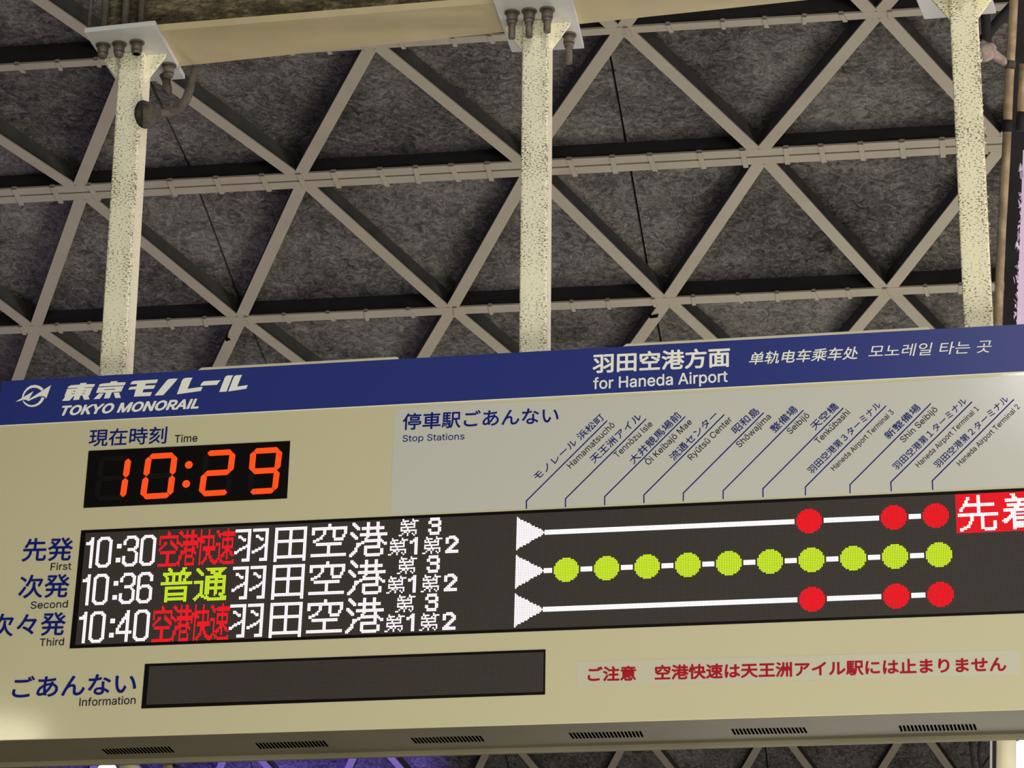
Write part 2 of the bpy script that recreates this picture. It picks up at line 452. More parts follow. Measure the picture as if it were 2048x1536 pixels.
# plain grotesque Latin outlines: letter ~ advance ~ closed outlines, in thousandths of the type size
LATIN = {}
for _ln in r"""
 ~188~
1~453~76,0 76,55 391,55 391,0/276,509 276,0 212,0 212,448 209,448 86,358 86,427 198,509
2~453~64,0 64,47 234,229 282,282 299,305 311,327 318,348 320,371 317,397 308,419 293,436 273,449 250,457 224,460 196,457 172,447 153,433 139,413 130,390 127,362 66,362 68,391 75,418 86,442 102,464 121,482 143,496 168,507 196,513 225,516 254,513 281,507 306,497 328,482 346,465 361,445 372,423 379,398 381,372 378,345 371,318 363,299 351,280 336,259 317,235 294,209 267,180 153,60 153,57 389,57 389,0
3~453~218,-7 188,-5 159,1 133,10 108,22 88,38 70,57 57,79 48,104 44,132 109,132 115,107 126,87 144,71 165,59 191,52 219,50 248,53 275,61 297,74 315,93 325,116 329,145 326,172 316,196 299,217 275,234 254,241 229,246 201,248 157,248 157,299 288,448 288,452 70,452 70,509 372,509 372,461 211,278 211,289 247,290 279,286 308,276 333,262 354,244 371,222 383,198 391,173 393,145 390,116 383,90 370,66 354,45 333,27 309,12 281,2 251,-5
A~480~16,0 201,509 276,509 463,0 395,0 342,142 132,142 85,0/152,199 322,199 239,440
C~510~267,-7 235,-5 205,1 177,11 150,25 126,42 104,63 86,88 70,115 57,146 48,179 42,215 40,254 42,293 48,329 57,362 70,393 86,421 104,445 126,466 150,484 177,498 205,508 235,514 267,516 293,514 317,511 340,504 362,496 383,485 402,471 419,456 435,438 448,418 459,397 467,373 473,348 408,348 401,373 389,395 375,413 357,428 337,440 315,449 292,454 267,456 237,453 209,445 184,432 161,414 141,391 125,364 113,332 106,295 103,254 106,213 113,177 125,145 141,117 161,94 184,76 210,63 237,56 267,53 292,55 315,60 337,69 357,81 375,96 389,114 401,136 408,160 473,160 467,135 459,112 448,91 435,71 420,53 402,38 383,24 363,13 341,5 317,-2 293,-6
F~410~60,0 60,509 369,509 369,452 125,452 125,278 346,278 346,221 125,221 125,0
H~517~60,0 60,509 125,509 125,289 392,289 392,509 457,509 457,0 392,0 392,232 125,232 125,0
I~185~60,0 60,509 125,509 125,0
K~467~60,0 60,509 125,509 125,270 364,509 448,509 231,292 449,0 372,0 186,247 125,186 125,0
L~393~60,0 60,509 125,509 125,57 361,57 361,0
M~628~60,0 60,509 152,509 277,187 287,159 299,123 311,84 322,49 307,49 318,83 330,121 342,158 352,187 476,509 568,509 568,0 504,0 504,291 504,327 505,369 506,413 507,457 513,457 498,409 482,363 467,322 456,291 342,0 286,0 170,291 159,321 145,361 129,408 112,457 119,457 120,416 121,372 122,328 122,291 122,0
N~523~60,0 60,509 136,509 343,183 363,151 388,107 414,55 405,54 401,108 399,157 399,195 399,509 463,509 463,0 387,0 202,290 177,331 148,381 108,452 119,454 122,384 124,328 125,291 125,0
O~533~267,-7 235,-5 205,1 177,11 150,25 126,42 105,63 86,88 70,115 57,146 48,179 42,215 40,254 42,293 48,329 57,362 70,393 86,421 105,445 126,466 150,484 177,498 205,508 235,514 267,516 299,514 329,508 357,498 384,484 408,466 429,445 448,421 464,393 477,362 486,329 491,293 493,254 491,215 486,179 477,146 464,115 448,88 429,63 408,42 384,25 357,11 329,1 299,-5/267,53 296,55 324,63 349,76 372,94 392,116 408,144 420,176 428,213 430,254 428,295 420,332 408,365 392,392 372,415 349,433 324,446 296,453 267,456 237,453 210,445 184,433 161,415 142,392 125,364 113,332 106,295 103,254 106,213 113,176 125,144 142,117 161,94 184,76 210,63 237,55
R~449~60,0 60,509 236,509 273,506 305,500 333,489 356,473 376,455 390,433 401,408 407,381 409,352 407,323 401,296 390,271 376,250 356,232 333,217 305,206 295,203 428,0 353,0 228,199 125,199 125,0/125,255 234,255 258,256 280,260 298,267 319,281 334,300 342,324 345,352 342,380 334,405 319,425 298,440 279,446 258,451 233,452 125,452
S~447~224,-9 188,-7 156,-1 128,9 102,23 81,40 64,60 51,83 42,109 38,137 104,137 110,110 123,88 142,71 166,59 194,52 224,49 246,50 267,54 286,60 311,74 329,92 341,114 346,139 342,161 332,179 316,193 296,205 245,222 184,239 145,253 112,269 86,289 67,313 56,341 52,372 54,400 62,425 75,448 92,468 113,484 138,498 165,508 195,514 227,516 259,514 289,508 316,498 340,484 360,468 377,449 390,427 398,403 401,378 337,378 332,402 320,421 302,437 280,449 254,456 225,459 194,456 167,448 145,435 129,418 118,398 115,376 119,352 131,334 148,319 169,308 212,293 264,279 312,264 336,252 359,238 379,220 395,198 402,180 407,161 408,139 406,112 399,87 386,64 370,43 349,25 323,11 294,0 261,-7
T~449~32,452 32,509 417,509 417,452 257,452 257,0 193,0 193,452
Y~472~203,0 203,208 16,509 91,509 192,344 222,292 250,230 224,230 251,293 280,344 381,509 455,509 268,208 268,0
a~389~160,-9 137,-7 115,-3 94,5 76,15 60,29 48,45 38,63 32,84 30,108 34,138 43,161 58,179 78,193 100,203 125,211 178,220 234,227 265,235 276,255 276,257 273,279 267,297 256,311 240,322 220,329 196,331 171,329 149,322 118,301 100,274 41,291 51,313 64,331 79,346 95,358 114,368 133,375 153,380 173,383 194,384 239,379 263,372 286,360 306,343 322,320 330,301 335,278 337,251 337,0 277,0 277,52 272,52 252,25 236,12 215,1 190,-6/170,45 202,49 228,59 248,74 263,93 272,115 276,138 276,190 259,182 231,176 200,171 175,168 134,159 117,150 103,139 95,124 92,105 94,87 102,72 114,61 130,52 149,47
b~424~229,-8 198,-5 172,4 153,17 138,31 118,59 112,59 112,0 53,0 53,509 114,509 114,319 118,319 137,346 152,360 171,373 197,381 229,384 259,382 287,374 313,361 335,342 354,320 370,293 381,261 388,227 390,189 388,151 381,116 370,84 355,57 336,34 313,16 288,3 260,-6/220,47 242,49 262,55 279,66 294,80 306,97 316,117 323,139 327,163 328,189 327,215 323,239 316,261 307,281 295,298 280,311 262,322 243,328 220,330 198,328 178,322 161,312 147,299 134,282 125,263 118,241 114,216 113,189 114,162 118,138 125,115 135,95 147,78 162,65 179,55 198,49
c~396~207,-8 174,-5 144,3 117,16 93,35 72,58 56,85 44,116 37,150 34,187 37,225 44,260 56,291 72,318 93,341 117,360 144,374 174,382 207,384 234,383 260,377 284,368 305,356 324,341 340,322 353,301 362,277 303,262 290,289 270,311 242,325 207,330 184,328 163,321 145,310 130,296 118,278 108,258 102,236 98,212 96,187 98,163 102,139 108,117 118,97 130,80 145,66 163,55 184,49 207,46 243,52 271,66 292,89 304,117 363,102 354,78 341,56 325,37 306,21 285,9 261,-1 235,-6
d~424~195,-8 165,-6 137,3 111,16 89,34 70,57 55,84 43,116 36,151 34,189 36,227 43,261 55,293 70,320 89,342 112,361 137,374 165,382 196,384 228,381 253,373 272,360 287,346 306,319 311,319 311,509 372,509 372,0 313,0 313,59 307,59 287,31 272,17 252,4 227,-5/205,47 226,49 246,55 263,65 278,78 290,95 299,115 306,138 310,162 312,189 310,216 306,241 300,263 290,282 278,299 263,312 246,322 227,328 205,330 182,328 162,322 145,311 130,298 118,281 108,261 102,239 98,215 96,189 98,163 102,139 109,117 118,97 130,80 145,66 162,55 182,49
e~404~212,-8 177,-5 145,3 117,16 92,35 72,58 56,85 44,116 37,150 34,187 36,224 44,258 55,290 71,317 91,340 115,359 142,373 172,382 205,384 226,383 246,380 266,374 285,366 303,355 319,341 334,324 347,305 357,282 365,256 370,227 371,194 371,169 75,169 75,221 338,221 310,202 308,226 304,248 298,269 283,294 263,314 237,326 205,330 183,328 164,323 146,313 125,294 109,270 99,241 96,211 96,178 98,151 102,127 110,106 121,88 135,73 151,61 169,53 190,48 212,46 234,48 254,53 271,61 285,73 297,88 306,105 365,91 353,63 335,39 320,26 302,14 283,4 261,-3 237,-7
f~254~228,379 228,327 6,327 6,379/81,0 81,432 84,461 96,486 113,505 135,519 161,527 187,530 222,527 243,521 227,468 215,472 195,474 171,470 154,460 145,443 142,419 142,0
h~410~114,227 114,0 53,0 53,509 114,509 114,287 102,287 116,319 132,344 152,362 175,374 200,382 227,384 252,383 275,377 295,369 313,356 328,340 341,321 350,298 355,271 357,240 357,0 296,0 296,235 293,263 286,286 273,304 256,318 235,326 210,329 184,326 161,317 141,303 126,283 117,257
i~167~53,0 53,379 114,379 114,0/84,443 67,446 54,455 44,468 41,483 44,499 54,512 67,521 84,524 100,521 114,512 123,499 126,483 123,468 114,455 100,446
j~167~53,379 114,379 114,-30 112,-52 108,-72 102,-90 86,-113 65,-129 47,-137 27,-141 4,-143 -10,-143 -10,-87 2,-87 25,-83 40,-72 50,-54 53,-29/83,443 67,446 53,455 44,468 41,483 44,499 53,512 67,521 83,524 100,521 114,512 123,499 126,483 123,468 114,455 100,446
k~381~53,0 53,509 114,509 114,215 284,379 360,379 212,238 372,0 294,0 168,194 114,142 114,0
l~167~53,0 53,509 114,509 114,0
m~610~53,0 53,379 112,379 112,295 108,295 118,323 132,346 151,363 172,376 195,384 219,386 245,383 268,375 287,361 303,342 314,320 321,295 312,295 322,321 337,343 357,361 381,375 407,383 437,386 458,385 478,380 497,372 514,361 529,346 541,328 550,307 555,283 557,255 557,0 496,0 496,254 493,279 485,298 473,313 447,326 419,330 395,328 374,320 358,307 345,290 338,270 335,247 335,0 274,0 274,260 269,288 253,311 229,326 199,330 178,328 158,320 140,307 126,289 117,266 114,238 114,0
n~410~114,227 114,0 53,0 53,379 112,379 112,287 102,287 116,319 132,344 152,362 175,374 200,382 227,384 252,383 275,377 295,369 313,356 328,340 341,321 350,298 355,271 357,240 357,0 296,0 296,235 293,263 286,286 273,304 256,318 235,326 210,329 184,326 161,317 141,303 126,283 117,257
o~415~207,-8 174,-5 144,3 117,16 93,35 72,58 56,85 44,116 37,150 34,187 37,225 44,260 56,291 72,318 93,341 117,360 144,374 174,382 207,384 241,382 271,374 299,360 323,341 343,318 359,291 371,260 379,225 381,187 379,150 371,116 359,85 343,58 323,35 299,16 271,3 241,-5/207,46 231,49 252,55 270,66 285,80 298,97 307,117 314,139 318,163 319,187 318,212 314,236 307,258 298,278 285,296 270,310 252,321 231,328 207,330 184,328 163,321 145,310 130,296 118,278 108,258 102,236 98,212 96,187 98,163 102,139 108,117 118,97 130,80 145,66 163,55 184,49
p~424~53,-143 53,379 112,379 112,319 118,319 137,346 152,360 171,373 197,381 229,384 259,382 287,374 313,361 335,342 354,320 370,293 381,261 388,227 390,189 388,151 381,116 370,84 355,57 336,34 313,16 288,3 260,-6 229,-8 198,-5 173,4 153,17 138,31 118,59 114,59 114,-143/220,47 242,49 262,55 279,66 294,80 306,97 316,117 323,139 327,163 328,189 327,215 323,239 316,261 307,281 295,298 280,311 262,322 243,328 220,330 198,328 178,322 161,312 147,299 134,282 125,263 118,241 114,216 113,189 114,162 118,138 125,115 135,95 147,78 162,65 179,55 198,49
r~259~53,0 53,379 112,379 112,321 115,321 130,347 152,367 171,377 191,383 213,385 229,384 243,384 243,322 230,324 207,326 182,323 159,315 140,301 126,284 117,262 114,237 114,0
s~365~182,-8 157,-7 133,-3 112,3 93,12 76,24 62,38 50,54 41,73 36,94 94,107 105,79 124,60 150,49 181,45 206,47 227,53 244,62 262,81 268,103 265,121 254,136 237,147 212,155 149,170 118,180 92,192 72,208 58,227 50,249 47,274 49,295 55,314 65,332 79,347 95,360 115,370 137,378 161,383 187,384 212,383 234,379 254,372 279,358 299,339 314,316 324,290 268,277 258,298 243,316 219,328 187,333 156,329 131,317 114,299 109,277 112,258 124,243 144,232 172,223 229,209 261,200 287,187 306,171 320,153 328,131 331,107 329,85 323,65 312,47 298,31 281,18 260,6 236,-2 210,-7
t~227~204,379 204,327 6,327 6,379/65,471 126,471 126,98 128,76 136,61 150,53 170,50 185,51 202,54 213,2 192,-3 168,-4 138,-1 113,7 92,21 77,41 68,64 65,93
u~410~182,-5 158,-3 135,2 115,11 97,23 82,39 69,59 60,82 54,109 53,139 53,379 114,379 114,144 116,117 124,94 137,75 154,61 175,53 200,50 226,53 249,62 268,77 283,97 293,122 296,153 296,379 357,379 357,0 298,0 298,92 307,92 294,60 277,35 257,17 234,5 209,-3
w~567~138,0 23,379 87,379 133,214 154,137 175,41 165,41 186,135 206,214 252,379 316,379 362,214 382,136 402,41 391,41 413,135 434,214 480,379 545,379 429,0 368,0 319,172 305,225 291,280 277,338 291,338 277,280 263,225 248,172 199,0
y~389~47,-139 61,-86 71,-87 104,-89 118,-84 130,-74 141,-58 151,-36 163,-1 17,379 84,379 165,155 187,87 206,21 184,21 202,87 224,155 305,379 371,379 204,-58 191,-85 177,-107 159,-124 139,-136 117,-143 91,-145 65,-143
z~380~42,0 42,46 254,320 254,323 48,323 48,379 333,379 333,331 126,60 126,56 339,56 339,0
Ō~533~267,-7 235,-5 205,1 177,11 150,25 126,42 105,63 86,88 70,115 57,146 48,179 42,215 40,254 42,293 48,329 57,362 70,393 86,421 105,445 126,466 150,484 177,498 205,508 235,514 267,516 299,514 329,508 357,498 384,484 408,466 429,445 448,421 464,393 477,362 486,329 491,293 493,254 491,215 486,179 477,146 464,115 448,88 429,63 408,42 384,25 357,11 329,1 299,-5/267,53 296,55 324,63 349,76 372,94 392,116 408,144 420,176 428,213 430,254 428,295 420,332 408,365 392,392 372,415 349,433 324,446 296,453 267,456 237,453 210,445 184,433 161,415 142,392 125,364 113,332 106,295 103,254 106,213 113,176 125,144 142,117 161,94 184,76 210,63 237,55/362,636 362,587 172,587 172,636
ō~415~207,-8 174,-5 144,3 117,16 93,35 72,58 56,85 44,116 37,150 34,187 37,225 44,260 56,291 72,318 93,341 117,360 144,374 174,382 207,384 241,382 271,374 299,360 323,341 343,318 359,291 371,260 379,225 381,187 379,150 371,116 359,85 343,58 323,35 299,16 271,3 241,-5/207,46 231,49 252,55 270,66 285,80 298,97 307,117 314,139 318,163 319,187 318,212 314,236 307,258 298,278 285,296 270,310 252,321 231,328 207,330 184,328 163,321 145,310 130,296 118,278 108,258 102,236 98,212 96,187 98,163 102,139 108,117 118,97 130,80 145,66 163,55 184,49/302,506 302,458 113,458 113,506
ū~410~182,-5 158,-3 135,2 115,11 97,23 82,39 69,59 60,82 54,109 53,139 53,379 114,379 114,144 116,117 124,94 137,75 154,61 175,53 200,50 226,53 249,62 268,77 283,97 293,122 296,153 296,379 357,379 357,0 298,0 298,92 307,92 294,60 277,35 257,17 234,5 209,-3/299,506 299,458 110,458 110,506
""".strip('\n').split('\n'):
    _c, _a, _l = _ln.split('~')
    LATIN[_c] = (int(_a) / 1000, [[tuple(int(v) / 1000 for v in p.split(',')) for p in lp.split()] for lp in _l.split('/') if lp])


def latin_mesh(text, track=0.0):
    c = bpy.data.curves.new('lettering', 'CURVE')
    c.dimensions = '2D'
    c.fill_mode = 'BOTH'
    c.extrude = 0.02
    x = 0.0
    for ch in text:
        adv, loops = LATIN[ch]
        for lp in loops:
            s = c.splines.new('POLY')
            s.points.add(len(lp) - 1)
            for q, (a, b) in zip(s.points, lp):
                q.co = (x + a, b, 0, 1)
            s.use_cyclic_u = True
        x += adv + track
    o = bpy.data.objects.new('lettering', c)
    COL.objects.link(o)
    me = bpy.data.meshes.new_from_object(o.evaluated_get(_dg()))
    bpy.data.objects.remove(o)
    bpy.data.curves.remove(c)
    return me


def embolden(me, b):
    """thicken the strokes by laying copies of the cut-outs a little to each side"""
    if b <= 0:
        return me
    bm = bmesh.new()
    for q, (ox, oy) in enumerate(((0, 0), (b, 0), (-b, 0), (0, b), (0, -b), (b * .7, b * .7), (-b * .7, b * .7), (b * .7, -b * .7), (-b * .7, -b * .7))):
        t = me.copy()
        t.transform(Matrix.Translation((ox, oy, 0.001 * q)))
        bm.from_mesh(t)
        bpy.data.meshes.remove(t)
    bm.to_mesh(me)
    bm.free()
    return me


def font_mesh(text, bold=0.0, extrude=0.0):
    c = bpy.data.curves.new('lettering', 'FONT')
    c.body = text
    c.size = 1.0
    c.offset = bold
    c.extrude = extrude
    c.resolution_u = 4
    o = bpy.data.objects.new('lettering', c)
    COL.objects.link(o)
    me = bpy.data.meshes.new_from_object(o.evaluated_get(_dg()))
    bpy.data.objects.remove(o)
    bpy.data.curves.remove(c)
    return me


def lettering(text, p0, p1, h, mat, parent, mode='J', bold=0.0, skew=0.0, w=0.0015, name='lettering'):
    """p0,p1: pixels of the line's two ends (mode J: mid height of the glyph box, L: baseline); h: height in pixels"""
    a, b = uv(*p0), uv(*p1)
    d = (b - a)
    L = d.length
    e = d / L
    nrm = Vector((-e.y, e.x))
    mx, my = (p0[0] + p1[0]) / 2, (p0[1] + p1[1]) / 2
    pl = math.hypot(p1[0] - p0[0], p1[1] - p0[1])
    nx, ny = (p1[1] - p0[1]) / pl, -(p1[0] - p0[0]) / pl
    hh = abs((uv(mx + nx * h / 2, my + ny * h / 2) - uv(mx - nx * h / 2, my - ny * h / 2)).dot(nrm))
    me = embolden(font_mesh(text, 0.0, 0.02), bold) if mode == 'J' else embolden(latin_mesh(text), bold)
    co = np.empty(len(me.vertices) * 3)
    me.vertices.foreach_get('co', co)
    co = co.reshape(-1, 3)
    co[:, 0] += co[:, 1] * skew
    x0, x1 = co[:, 0].min(), co[:, 0].max()
    y0, y1 = co[:, 1].min(), co[:, 1].max()
    sx_ = L / (x1 - x0)
    if mode == 'J':
        sy_ = hh / (y1 - y0)
        yo = (y0 + y1) / 2
    else:
        sy_ = hh / 0.508
        yo = 0.0
    X = (co[:, 0] - x0) * sx_
    Y = (co[:, 1] - yo) * sy_
    out = np.empty_like(co)
    out[:, 0] = a.x + X * e.x + Y * nrm.x
    out[:, 1] = a.y + X * e.y + Y * nrm.y
    out[:, 2] = w + np.where(co[:, 2] > 0.012, 0.0006 + (co[:, 2] - 0.02) * 0.03, -0.0004)
    me.vertices.foreach_set('co', out.ravel())
    me.update()
    return obj(name, me, mat, parent)


def cut_shape(name, loops, mat, parent, w=0.0015, off=(0, 0), sc=1.0):
    """flat cut-out of pixel outlines (inner outlines are holes), a millimetre thick"""
    c = bpy.data.curves.new(name, 'CURVE')
    c.dimensions = '2D'
    c.fill_mode = 'BOTH'
    c.extrude = 0.0006
    for lp in loops:
        s = c.splines.new('POLY')
        s.points.add(len(lp) - 1)
        for q, (x, y) in zip(s.points, lp):
            v = uv(off[0] + x / sc, off[1] + y / sc)
            q.co = (v.x, v.y, 0, 1)
        s.use_cyclic_u = True
    o = bpy.data.objects.new(name, c)
    COL.objects.link(o)
    me = bpy.data.meshes.new_from_object(o.evaluated_get(_dg()))
    bpy.data.objects.remove(o)
    bpy.data.curves.remove(c)
    me.transform(Matrix.Translation((0, 0, w)))
    return obj(name, me, mat, parent)


def plate_px(name, corners, z0, z1, mat, parent, label=None):
    bm = bmesh.new()
    q = [uv(*p) for p in corners]
    hexa(bm, [(p.x, p.y, z1) for p in q] + [(p.x, p.y, z0) for p in q])
    return obj(name, bm, mat, parent, label)


# ------------------------------------------------------------------ ceiling and its steel lattice
UNIT = 1.2
LA = Vector((0.98481, -0.17352, -0.00606)) * UNIT
ROWS = {}
_o = [Vector((-0.57099, 9.86478, 4.77173)), Vector((-0.43333, 10.86247, 4.64214)), Vector((-0.28369, 11.79285, 4.36307))]
for k_ in range(3):
    ROWS[k_] = CAM_P + _o[k_] * UNIT
ROWS[-1] = CAM_P + (_o[0] - Vector((0.14, 1.0, -0.10))) * UNIT
ROWS[-2] = ROWS[-1] - Vector((0.14, 1.0, -0.07)) * UNIT
for k_ in range(3, 15):
    ROWS[k_] = CAM_P + Vector((-0.28369 + 0.1485 * (k_ - 2), 11.79285 + 0.976 * (k_ - 2) - 0.06 * max(0, k_ - 9) ** 1.3,
                               (4.14, 4.04, 4.06, 4.18, 4.32, 4.38, 4.30, 4.04, 3.47, 2.80, 2.08, 1.32)[k_ - 3])) * UNIT
_x = (CAM_P + ray(1540, 1436) * ((ROWS[10].y) / ray(1540, 1436).y)).x      # a crossing of the far row stands here
_s = ((_x - ROWS[10].x) / LA.x + 0.5) % 1.0 - 0.5
for k_ in range(3, 15):
    ROWS[k_] = ROWS[k_] + LA * (_s * min(1.0, (k_ - 2) / 8))


def row_step(k):
    ks = [j for j in (k - 1, k + 1) if j in ROWS]
    return ((ROWS[ks[-1]] - ROWS[ks[0]]) if len(ks) == 2 else (ROWS[ks[0]] - ROWS[k]) * (1 if ks[0] > k else -1)).normalized()


ADIR = LA.normalized()


def row_normal(k):
    n = ADIR.cross(row_step(k)).normalized()
    return n if n.z > 0 else -n


WEB_H = 0.115


def node(i, k):
    return ROWS[k] + LA * i


def surf(i, kf, lift=0.0):
    k0 = max(min(int(math.floor(kf)), 13), -2)
    t = kf - k0
    p = ROWS[k0].lerp(ROWS[k0 + 1], t) + LA * i
    return p + row_normal(k0).lerp(row_normal(k0 + 1), t) * lift


# sprayed ceiling boards with open joints two units apart
SEAMS = [-9.0, -6.85, -4.92, -2.97, -1.01, 0.92, 2.86, 4.8, 6.75, 9.0]
bm = bmesh.new()
for s0, s1 in zip(SEAMS, SEAMS[1:]):
    g = 0.0055
    cols = [s0 + g + (s1 - s0 - 2 * g) * t / 6 for t in range(7)]
    grid = []
    for kk in range(-4, 29):
        kf = kk / 2
        grid.append([(bm.verts.new(surf(c, kf, WEB_H)), bm.verts.new(surf(c, kf, WEB_H + 0.05))) for c in cols])
    fs = []
    for ra, rb in zip(grid, grid[1:]):
        for j in range(6):
            fs.append(bm.faces.new([ra[j][0], rb[j][0], rb[j + 1][0], ra[j + 1][0]]))
            fs.append(bm.faces.new([ra[j][1], ra[j + 1][1], rb[j + 1][1], rb[j][1]]))
        for j in (0, 6):
            fs.append(bm.faces.new([ra[j][0], ra[j][1], rb[j][1], rb[j][0]]))
    bmesh.ops.recalc_face_normals(bm, faces=fs)
ceil_o = obj('ceiling', bm, M['ceiling'])
tag(ceil_o, 'grey sprayed mineral-fibre ceiling behind the cream steel lattice', 'ceiling', kind='structure')
bm = bmesh.new()
for kk in range(-2, 14):
    a0, a1_, b0, b1 = surf(-9, kk, WEB_H + 0.25), surf(9, kk, WEB_H + 0.25), surf(-9, kk + 1, WEB_H + 0.25), surf(9, kk + 1, WEB_H + 0.25)
    hexa(bm, [a0, a1_, b1, b0] + [p + Vector((0, 0, 0.05)) for p in (a0, a1_, b1, b0)])
tag(obj('roof', bm, M['web']), 'dark roof deck above the sprayed ceiling', 'roof', kind='structure')

lattice = empty('roof_lattice', ROWS[1])
tag(lattice, 'triangular lattice of dusty cream steel bars under the grey ceiling', 'steel lattice')
LINV = Matrix.Translation(-ROWS[1])


def lat(name, bm, mat, parent=lattice, label=None):
    bm.transform(LINV)
    return obj(name, bm, mat, parent, label)


ROW_W = lambda k: 0.13 if k % 2 else (0.055 if k == 0 else 0.068)
rng = random.Random(3)
for k_ in range(-1, 13):
    st, n = row_step(k_), row_normal(k_)
    st = (st - ADIR * st.dot(ADIR)).normalized()
    w = ROW_W(k_)
    i0, i1 = -7.0, 7.0
    A, B = node(i0, k_), node(i1, k_)
    bm = bmesh.new()
    if k_ % 2:
        for sgn in (-1, 1):
            obox(bm, A + st * sgn * (w / 4 + 0.0035), B + st * sgn * (w / 4 + 0.0035), st, n, w / 2 - 0.006, 0.0, 0.010)
    else:
        obox(bm, A, B, st, n, w, 0.0, 0.010)
    bar = lat('purlin', bm, M['frame_paint'])
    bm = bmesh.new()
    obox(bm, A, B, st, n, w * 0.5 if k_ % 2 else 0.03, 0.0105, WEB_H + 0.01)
    lat('web_plate', bm, M['web'], bar, 'dark upright web above the bar, shade and grime painted in')
    if k_ in (0, 1, 2):
        x = i0 + 4.2
        while x < 3.0:
            bm = bmesh.new()
            c = node(x, k_)
            tilt = ADIR * rng.uniform(-0.004, 0.010)
            cw = 0.026 if k_ % 2 else 0.02
            obox(bm, c - st * (w / 2 + 0.006) - tilt, c + st * (w / 2 + rng.choice((0.006, 0.008, 0.016))) + tilt, ADIR, n, cw, -0.007, 0.0)
            obox(bm, c - st * (w / 2 + 0.006) - tilt, c - st * (w / 2 + 0.001) - tilt, ADIR, n, cw, -0.007, 0.012)
            lat('clip', bm, M['frame_paint'], bar)
            x += rng.choice((0.165, 0.17, 0.18, 0.15, 0.21))

# slanting ribs, one per line of the lattice, kinked slightly at every crossing
DW = 0.066
for sgn in (1, -1):
    for j in range(-13, 14):
        bm, wb = bmesh.new(), bmesh.new()
        any_ = False
        for k_ in range(-1, 12):
            ia = j + 0.5 * sgn * k_ * 1.0
            ib = ia + 0.5 * sgn
            # keep the same node parity as the rows
            if abs(ia) > 6.6 and abs(ib) > 6.6:
                continue
            any_ = True
            oa = 0.052 * 0.45 if sgn > 0 else -0.043 * 0.3
            ob = -0.048 * 0.6 if sgn > 0 else 0.041 * 0.2
            sa, sb = row_step(k_), row_step(k_ + 1)
            pa = node(ia + oa, k_) + sa * (ROW_W(k_) * 0.5 - 0.004)
            pb = node(ib + ob, k_ + 1) - sb * (ROW_W(k_ + 1) * 0.5 - 0.004)
            n = (row_normal(k_) + row_normal(k_ + 1)).normalized()
            side = (pb - pa).normalized().cross(n).normalized()
            obox(bm, pa, pb, side, n, DW, 0.001, 0.009)
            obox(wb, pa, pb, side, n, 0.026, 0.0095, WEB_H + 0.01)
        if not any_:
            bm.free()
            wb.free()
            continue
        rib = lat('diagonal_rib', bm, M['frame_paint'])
        lat('web_plate', wb, M['web_rib'], rib, 'dark upright web above the bar, shade and grime painted in')

# dark holes where the paint has broken away beside three crossings
for k_, outline in ((1, [(1478, 365), (1493, 372), (1502, 340), (1498, 352), (1488, 358), (1482, 372)]),
                    (2, [(450, 678), (457, 666), (455, 676), (461, 680), (452, 683)]),
                    (2, [(1296, 628), (1304, 632), (1317, 629), (1315, 635), (1300, 637)])):
    n = row_normal(k_)
    P = [hit(x, y, ROWS[k_] + n * -0.003, n) for x, y in outline]
    bm = bmesh.new()
    lo_ = [bm.verts.new(p) for p in P]
    hi_ = [bm.verts.new(p + n * 0.004) for p in P]
    bm.faces.new(lo_)
    bm.faces.new(hi_[::-1])
    for a in range(len(P)):
        bm.faces.new([lo_[a], lo_[(a + 1) % len(P)], hi_[(a + 1) % len(P)], hi_[a]])
    bmesh.ops.recalc_face_normals(bm, faces=bm.faces[:])
    lat('rust_patch', bm, M['slot'], lattice, 'dark rusted patch on a pale bar')

# ------------------------------------------------------------------ hanging posts
POST_OFF = 0.12
top_mid = S_O + S_U * uv(1024, 704).x + S_V * uv(1024, 704).y
PP0 = top_mid + AWAY * POST_OFF                      # a point of the posts' front plane


def pp(px, py):
    return hit(px, py, PP0, AWAY)


Z_PLATE = (pp(264, 106).z + pp(1071, 35).z) / 2
PLATE0 = Vector((0, 0, Z_PLATE))
ZUP = Vector((0, 0, 1))


def on_plate(px, py, dz=0.0):
    return hit(px, py, PLATE0 + ZUP * dz, ZUP)


def loc(p):
    d = p - PP0
    return d.dot(S_U), d.dot(AWAY)


P_MAT = Matrix((S_U, AWAY, ZUP)).transposed()


